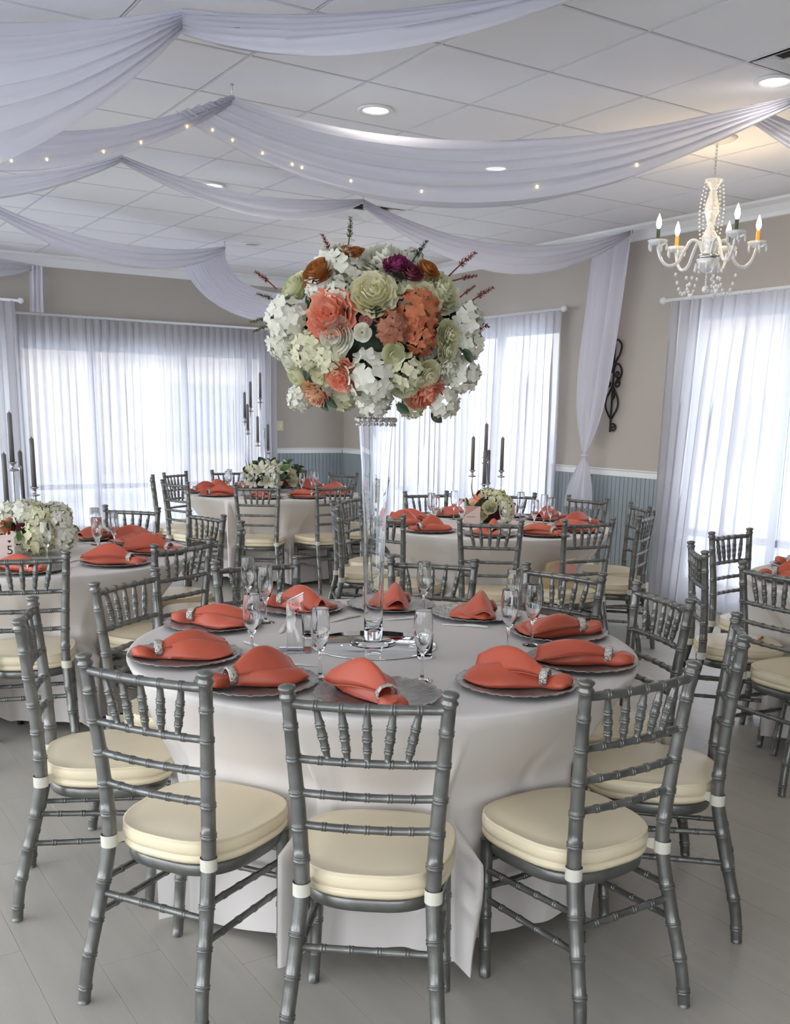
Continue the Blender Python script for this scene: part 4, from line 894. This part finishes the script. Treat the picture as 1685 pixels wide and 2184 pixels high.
def text(parent, s, size, loc, rot, mat, name='lettering'):
    c = bpy.data.curves.new(name, 'FONT'); c.body = s; c.size = size; c.align_x = 'CENTER'; c.align_y = 'CENTER'; c.extrude = .0003; c.materials.append(mat)
    tmp = bpy.data.objects.new('tmp', c); COL.objects.link(tmp); dg = bpy.context.evaluated_depsgraph_get(); me = bpy.data.meshes.new_from_object(tmp.evaluated_get(dg)); bpy.data.objects.remove(tmp)
    o = bpy.data.objects.new(name, me); COL.objects.link(o); o.parent = parent; o.location = loc; o.rotation_euler = rot; return o
ns = thing('table_number_stand', 'clear acrylic table sign with red lettering beside the mirror plate', 'table sign', (1.55, 3.05, TZ), math.radians(-25))
obj('acrylic_base', MB().box(-.055, .055, -.04, .04, 0, .005), ns, mat=M['acrylic'])
obj('acrylic_upright', MB().add([(-.03, -.012, .005), (.03, -.012, .005), (.03, -.004, .005), (-.03, -.004, .005), (-.03, .006, .175), (.03, .006, .205), (.03, .014, .205), (-.03, .014, .175)], [(0, 3, 2, 1), (4, 5, 6, 7), (0, 1, 5, 4), (1, 2, 6, 5), (2, 3, 7, 6), (3, 0, 4, 7)], False), ns, mat=M['acrylic'])
obj('top_edge', MB().tube([(-.030, .010, .1755), (.030, .010, .2055)], .0032, 6), ns, mat=M['white'])
for x_, z_ in ((-.030, .175), (.030, .205)): obj('side_edge', MB().tube([(x_, -.008, .006), (x_, .010, z_)], .0012, 5), ns, mat=M['white'])
text(ns, 'TABLE', .018, (0, .0010, .165), (1.50, 0, .0), M['red']); text(ns, '11', .032, (0, -.0020, .138), (1.50, 0, 0), M['red'])
# ---------------------------------------------------------------- other tables
def table(cx, cy, nm, angs, seed, setangs, flutes=True, ref=0, valley=.66):
    """angs listed clockwise from the frontmost chair"""
    chs = []
    for i, a in enumerate(angs):
        r = math.radians(a); x, y = cx + 1.2 * math.cos(r), cy + 1.2 * math.sin(r)
        lb = 'frontmost silver bamboo-style chair at the ' + nm if i == 0 else 'silver bamboo-style chair, %s clockwise from the frontmost one at the %s' % (ORD[i], nm)
        chs.append(place_chair(x, y, a + 180, lb, 'chairs around the ' + nm))
    round_table(cx, cy, nm); cloth(cx, cy, angs, nm, valley, seed, chs)
    for i, a in enumerate(angs):
        if i in setangs: setting(cx, cy, a, nm, ORD[i], i + seed, flute=.20 if (nm, i) != ('lily table', 4) else False, roll=(.4, -.3, .1, -.5, .25)[i % 5])
N2, N3, N4, N5 = 'hydrangea table', 'lily table', 'yellow rose table', 'chandelier table'
T2 = (1.32, 5.94); T3 = (4.52, 9.42); T4 = (4.74, 6.03); T5 = (5.11, 2.78)
table(*T2, N2, [-105, 44, 12, -25, -65], 2, (0, 1, 2, 3, 4))
table(*T3, N3, [-122, -165, 160, 124, 88, 55, 22, -14, -50, -86], 3, range(10))
table(*T4, N4, [-128, -166, 157, 124, 80, 43, 9, -25, -60, -95], 4, range(10))
table(*T5, N5, [177, 141, 96], 5, (0, 1, 2))
low_arrangement('flower_centrepiece', 'low dome of white hydrangea with one rust rose on the hydrangea table', 1.345, 5.92, .215, .135,
    [('hydrangea', 'cream', .35, -.05, .095), ('rose', 'orange', -.62, .15, .075), ('hydrangea', 'white', -.1, .85, .085), ('hydrangea', 'white', .75, .45, .08), ('hydrangea', 'cream', .35, .65, .075), ('hydrangea', 'white', .85, -.2, .085), ('hydrangea', 'cream', .15, -.6, .075), ('hydrangea', 'white', -.6, .75, .08), ('hydrangea', 'cream', -.75, -.3, .085), ('hydrangea', 'white', -.3, -.45, .07), ('bud', 'wine', -.12, .3, .028), ('bud', 'wine', .6, .25, .03), ('peony', 'white', .55, -.6, .07)], 3, 14, .06)
low_arrangement('flower_centrepiece', 'low spread of white lilies with dark leaves on the lily table', 4.60, 9.55, .29, .15,
    [('lily', 'cream', -.75, .35, .10), ('lily', 'white', -.35, .55, .105), ('lily', 'cream', .05, .75, .10), ('peony', 'cream', .2, .2, .10), ('lily', 'white', -.6, -.2, .10), ('peony', 'yellow', .75, .55, .06), ('rose', 'cream', .8, 0, .075), ('peony', 'wine', .5, -.05, .055), ('lily', 'white', -.1, -.2, .10), ('lily', 'cream', .35, .65, .09), ('bud', 'coral', -.2, 1.0, .03), ('hydrangea', 'white', .1, .45, .08)], 4, 46, .10)
low_arrangement('flower_centrepiece', 'small posy with a yellow rose and orange bloom on the yellow rose table', 4.76, 6.06, .155, .125,
    [('rose', 'yellow', -.12, .25, .055), ('lily', 'coral', -.7, .55, .06), ('hydrangea', 'green', .35, .75, .07), ('hydrangea', 'cream', .75, .1, .07), ('peony', 'wine', .25, -.45, .05), ('hydrangea', 'white', .75, -.5, .06), ('hydrangea', 'cream', .05, .9, .06), ('peony', 'coral', .9, .6, .035), ('rose', 'cream', -.5, -.3, .05), ('hydrangea', 'green', .6, .5, .06)], 5, 16, .07)
def candelabrum(label, x, y, cands, zbase, candle_len, cgroup):
    """cands: (offset along BR, offset along BF, z of candle foot)"""
    t = thing('candelabrum', label, 'candelabrum', (x, y, TZ))
    obj('stem', MB().lathe([(0, 0), (.06, .002), (.062, .008), (.03, .02), (.012, .05), (.009, .10), (.014, .12), (.008, .14), (.008, zbase), (.014, zbase + .02), (0, zbase + .03)], 16), t, mat=M['nickel'])
    for k, (u, v, z) in enumerate(cands):
        e = BR * u + BF * v; z += DZ - TZ; s0 = min(zbase * .35, z - .12)
        pts = catmull([(e.x * .03, e.y * .03, s0), (e.x * .7, e.y * .7, s0 + .02), (e.x, e.y, s0 + .10), (e.x, e.y, z - .005)], 4); arm = obj('arm', MB().tube(pts, .0065, 7), t, mat=M['nickel'])
        obj('drip_cup', MB().lathe([(.006, z - .05), (.028, z - .045), (.032, z - .038), (.010, z - .035), (.010, z - .01), (.026, z + .002), (.024, z + .006), (.017, z - .0005), (0, z - .0005)], 14, e.x, e.y), arm, mat=M['nickel'])
        c = tag(obj('taper_candle', MB().lathe([(0, .0), (.0145, .0), (.0135, candle_len - .012), (.007, candle_len - .004), (.0015, candle_len)], 12), loc=(x + e.x, y + e.y, z + TZ + .001), mat=M['candle']), 'charcoal taper candle, %s of the candelabrum behind the %s' % (cgroup[1][k], cgroup[0]), 'candle', 'charcoal taper candles')
        obj('wick', MB().tube([(0, 0, candle_len - .002), (.001, 0, candle_len + .008)], .0012, 5), c, mat=M['wick'])
A2 = ('tallest centre arm', 'outer arm away from the bouquet', 'outer arm towards the bouquet', 'low arm just before the stem', 'low arm just behind the stem')
A4 = ('tallest centre arm', 'outer arm towards the vase', 'outer arm away from the vase', 'low arm just before the stem', 'low arm just behind the stem')
A3 = ('tallest', 'third tallest', 'second tallest', 'fourth tallest', 'fifth tallest', 'lowest')
candelabrum('tall silver five-arm candelabrum with charcoal candles on the hydrangea table', 1.32, 6.13, [(-.04, .0, 1.27), (-.17, .03, 1.15), (.09, .03, 1.13), (-.065, .06, 1.04), (-.015, -.06, 1.05)], .46, .29, ('white hydrangea', A2))
candelabrum('tall silver five-arm candelabrum with charcoal candles on the yellow rose table', 4.80, 6.16, [(-.02, 0, 1.27), (-.12, .02, 1.17), (.105, .02, 1.17), (-.03, .06, 1.07), (.01, -.06, 1.07)], .46, .26, ('yellow posy', A4))
candelabrum('very tall silver candelabrum with charcoal candles on the lily table', 4.56, 9.66, [(-.04, 0, 1.72), (-.20, .02, 1.52), (-.15, -.06, 1.63), (-.165, .06, 1.40), (-.06, .08, 1.28), (.03, -.05, 1.20)], .62, .26, ('white lilies', A3))
# cards, bag, papers
nc = thing('table_number_card', 'small pale card with number and heart leaning at the white hydrangea', 'card', (1.12, 5.69, TZ), math.radians(-20))
obj('card', MB().box(-.05, .05, -.002, .002, 0, .14), nc, mat=M['pinkcard']); text(nc, '5', .07, (.026, -.003, .055), (PI / 2, 0, 0), M['black'])
hm = MB()
hp = [(.026 + .009 * 16 * math.sin(q) ** 3 / 16, -.0026, .105 + .009 * (13 * math.cos(q) - 5 * math.cos(2 * q) - 2 * math.cos(3 * q) - math.cos(4 * q)) / 16) for q in [2 * PI * k / 20 for k in range(20)]]
hm.add(hp, [tuple(range(20))], False); obj('heart_print', hm, nc, mat=M['black'])
pc = thing('table_card', 'pale pink folded card standing before the yellow rose posy', 'card', (4.56, 6.02, TZ), math.radians(-38))
obj('card', MB().box(-.06, .06, -.0015, .0015, 0, .15), pc, mat=M['pinkcard']); obj('pink_corner', MB().add([(-.06, -.0022, .075), (.05, -.0022, .148), (-.06, -.0022, .148)], [(0, 1, 2)], False), pc, mat=M['pinkdeep'])
obj('printed_line', MB().box(-.045, .025, -.0024, -.0016, .068, .071), pc, mat=M['black'])
bgx, bgy = 4.63, 5.09
bgo = thing('gift_bag', 'tan paper gift bag with pink panel and black rosette on a chair seat', 'bag', (bgx, bgy, .534), math.radians(-35))
bm_ = MB(); bm_.add([(-.13, -.05, 0), (.11, -.05, 0), (.11, .05, 0), (-.13, .05, 0), (-.09, -.035, .17), (.10, -.04, .20), (.10, .03, .20), (-.09, .03, .17)], [(0, 3, 2, 1), (0, 1, 5, 4), (1, 2, 6, 5), (2, 3, 7, 6), (3, 0, 4, 7), (4, 5, 6, 7)], False)
obj('bag_body', bm_, bgo, mat=M['tan'])
obj('pink_panel', MB().add([(-.035, -.0535, .07), (.105, -.0515, .07), (.10, -.0445, .19), (-.035, -.0435, .175), (-.035, -.049, .07), (.105, -.047, .07), (.10, -.040, .19), (-.035, -.039, .175)], [(0, 1, 2, 3), (0, 3, 7, 4), (1, 5, 6, 2), (3, 2, 6, 7), (0, 4, 5, 1)], False), bgo, mat=M['pinkdeep'])
rs = MB()
for q in range(9):
    a = q * 2 * PI / 9; rs.ball((.03 + .026 * math.cos(a), -.060, .075 + .022 * math.sin(a)), .010, .006, .010, 6, 4)
rs.ball((.03, -.062, .075), .012, .007, .012, 8, 5); obj('rosette', rs, bgo, mat=M['black'])
ya = math.radians(141 + 180); sx_, sy_ = T5[0] + (1.2 - .30) * math.cos(math.radians(141)), T5[1] + (1.2 - .30) * math.sin(math.radians(141))
tag(obj('paper_sheet', MB().box(-.10, .10, -.07, .07, 0, .002), loc=(sx_, sy_, .5335), rot=(0, 0, .9), mat=M['paper']), 'white sheet of paper lying on a cream seat of the chandelier table', 'paper')
mk = thing('marker_pen', 'short orange marker on the white paper sheet', 'pen', (sx_ + .05, sy_ - .045, .5425), .4)
obj('pen_barrel', MB().tube([(-.035, 0, 0), (.025, 0, 0)], .0065, 8), mk, mat=M['orange']); obj('pen_cap', MB().tube([(.025, 0, 0), (.046, 0, 0)], .0068, 8), mk, mat=M['black'])
# ---------------------------------------------------------------- wall fittings
sc = thing('scroll_wall_ornament', 'black wrought iron scroll ornament half hidden by the drape tail', 'wall decor', (XW - .02, 7.25, 1.987))
def scroll(pts, r=.009):
    return MB().tube(catmull([(0, -y, z) for y, z in pts], 6), r, 8)
def spiral(cy, cz, r0, a0, turns, sg): return [(cy + r0 * (1 - .8 * k / 18) * math.cos(a0 + sg * turns * 2 * PI * k / 18), cz + r0 * (1 - .8 * k / 18) * math.sin(a0 + sg * turns * 2 * PI * k / 18)) for k in range(19)]
for pts in ([(0, .42), (.035, .43), (.085, .38), (.07, .30), (.02, .22), (0, .12), (0, 0)], [(0, .20), (.07, .20), (.11, .13), (.085, .07), (.04, .04)] , [(.04 + p[0] - .04, p[1]) for p in spiral(.055, .11, .035, -1.2, 1.1, -1)], spiral(.055, .02, .04, 1.6, 1.2, -1), [(0, 0), (.02, -.03), (.075, -.12), (.08, -.2), (.04, -.27), (0, -.32)], [(.0, -.02), (.03, -.08), (0, -.14)], spiral(.035, -.40, .042, 2.2, 1.2, -1), [(0, .42), (0, .1), (0, -.2), (0, -.44)],
            [(-.02 - p[0], p[1]) for p in [(0, .42), (.035, .43), (.085, .38), (.07, .30), (.02, .22), (0, .12)]], [(-p[0], p[1]) for p in spiral(.055, .02, .04, 1.6, 1.2, -1)], [(-p[0], p[1]) for p in [(0, 0), (.02, -.03), (.075, -.12), (.08, -.2), (.04, -.27), (0, -.32)]]):
    obj('iron_scroll', scroll(pts), sc, mat=M['iron'])
ot = thing('wall_plate', 'ivory wall plate with switches beside the back window curtain', 'switch', (6.13, YW, 1.497))
obj('plate', MB().box(-.075, .075, -.012, 0, -.065, .065), ot, mat=M['outlet'])
for k in (-1, 1): obj('toggle', MB().box(k * .03 - .012, k * .03 + .012, -.02, -.012, -.025, .025), ot, mat=M['white'])
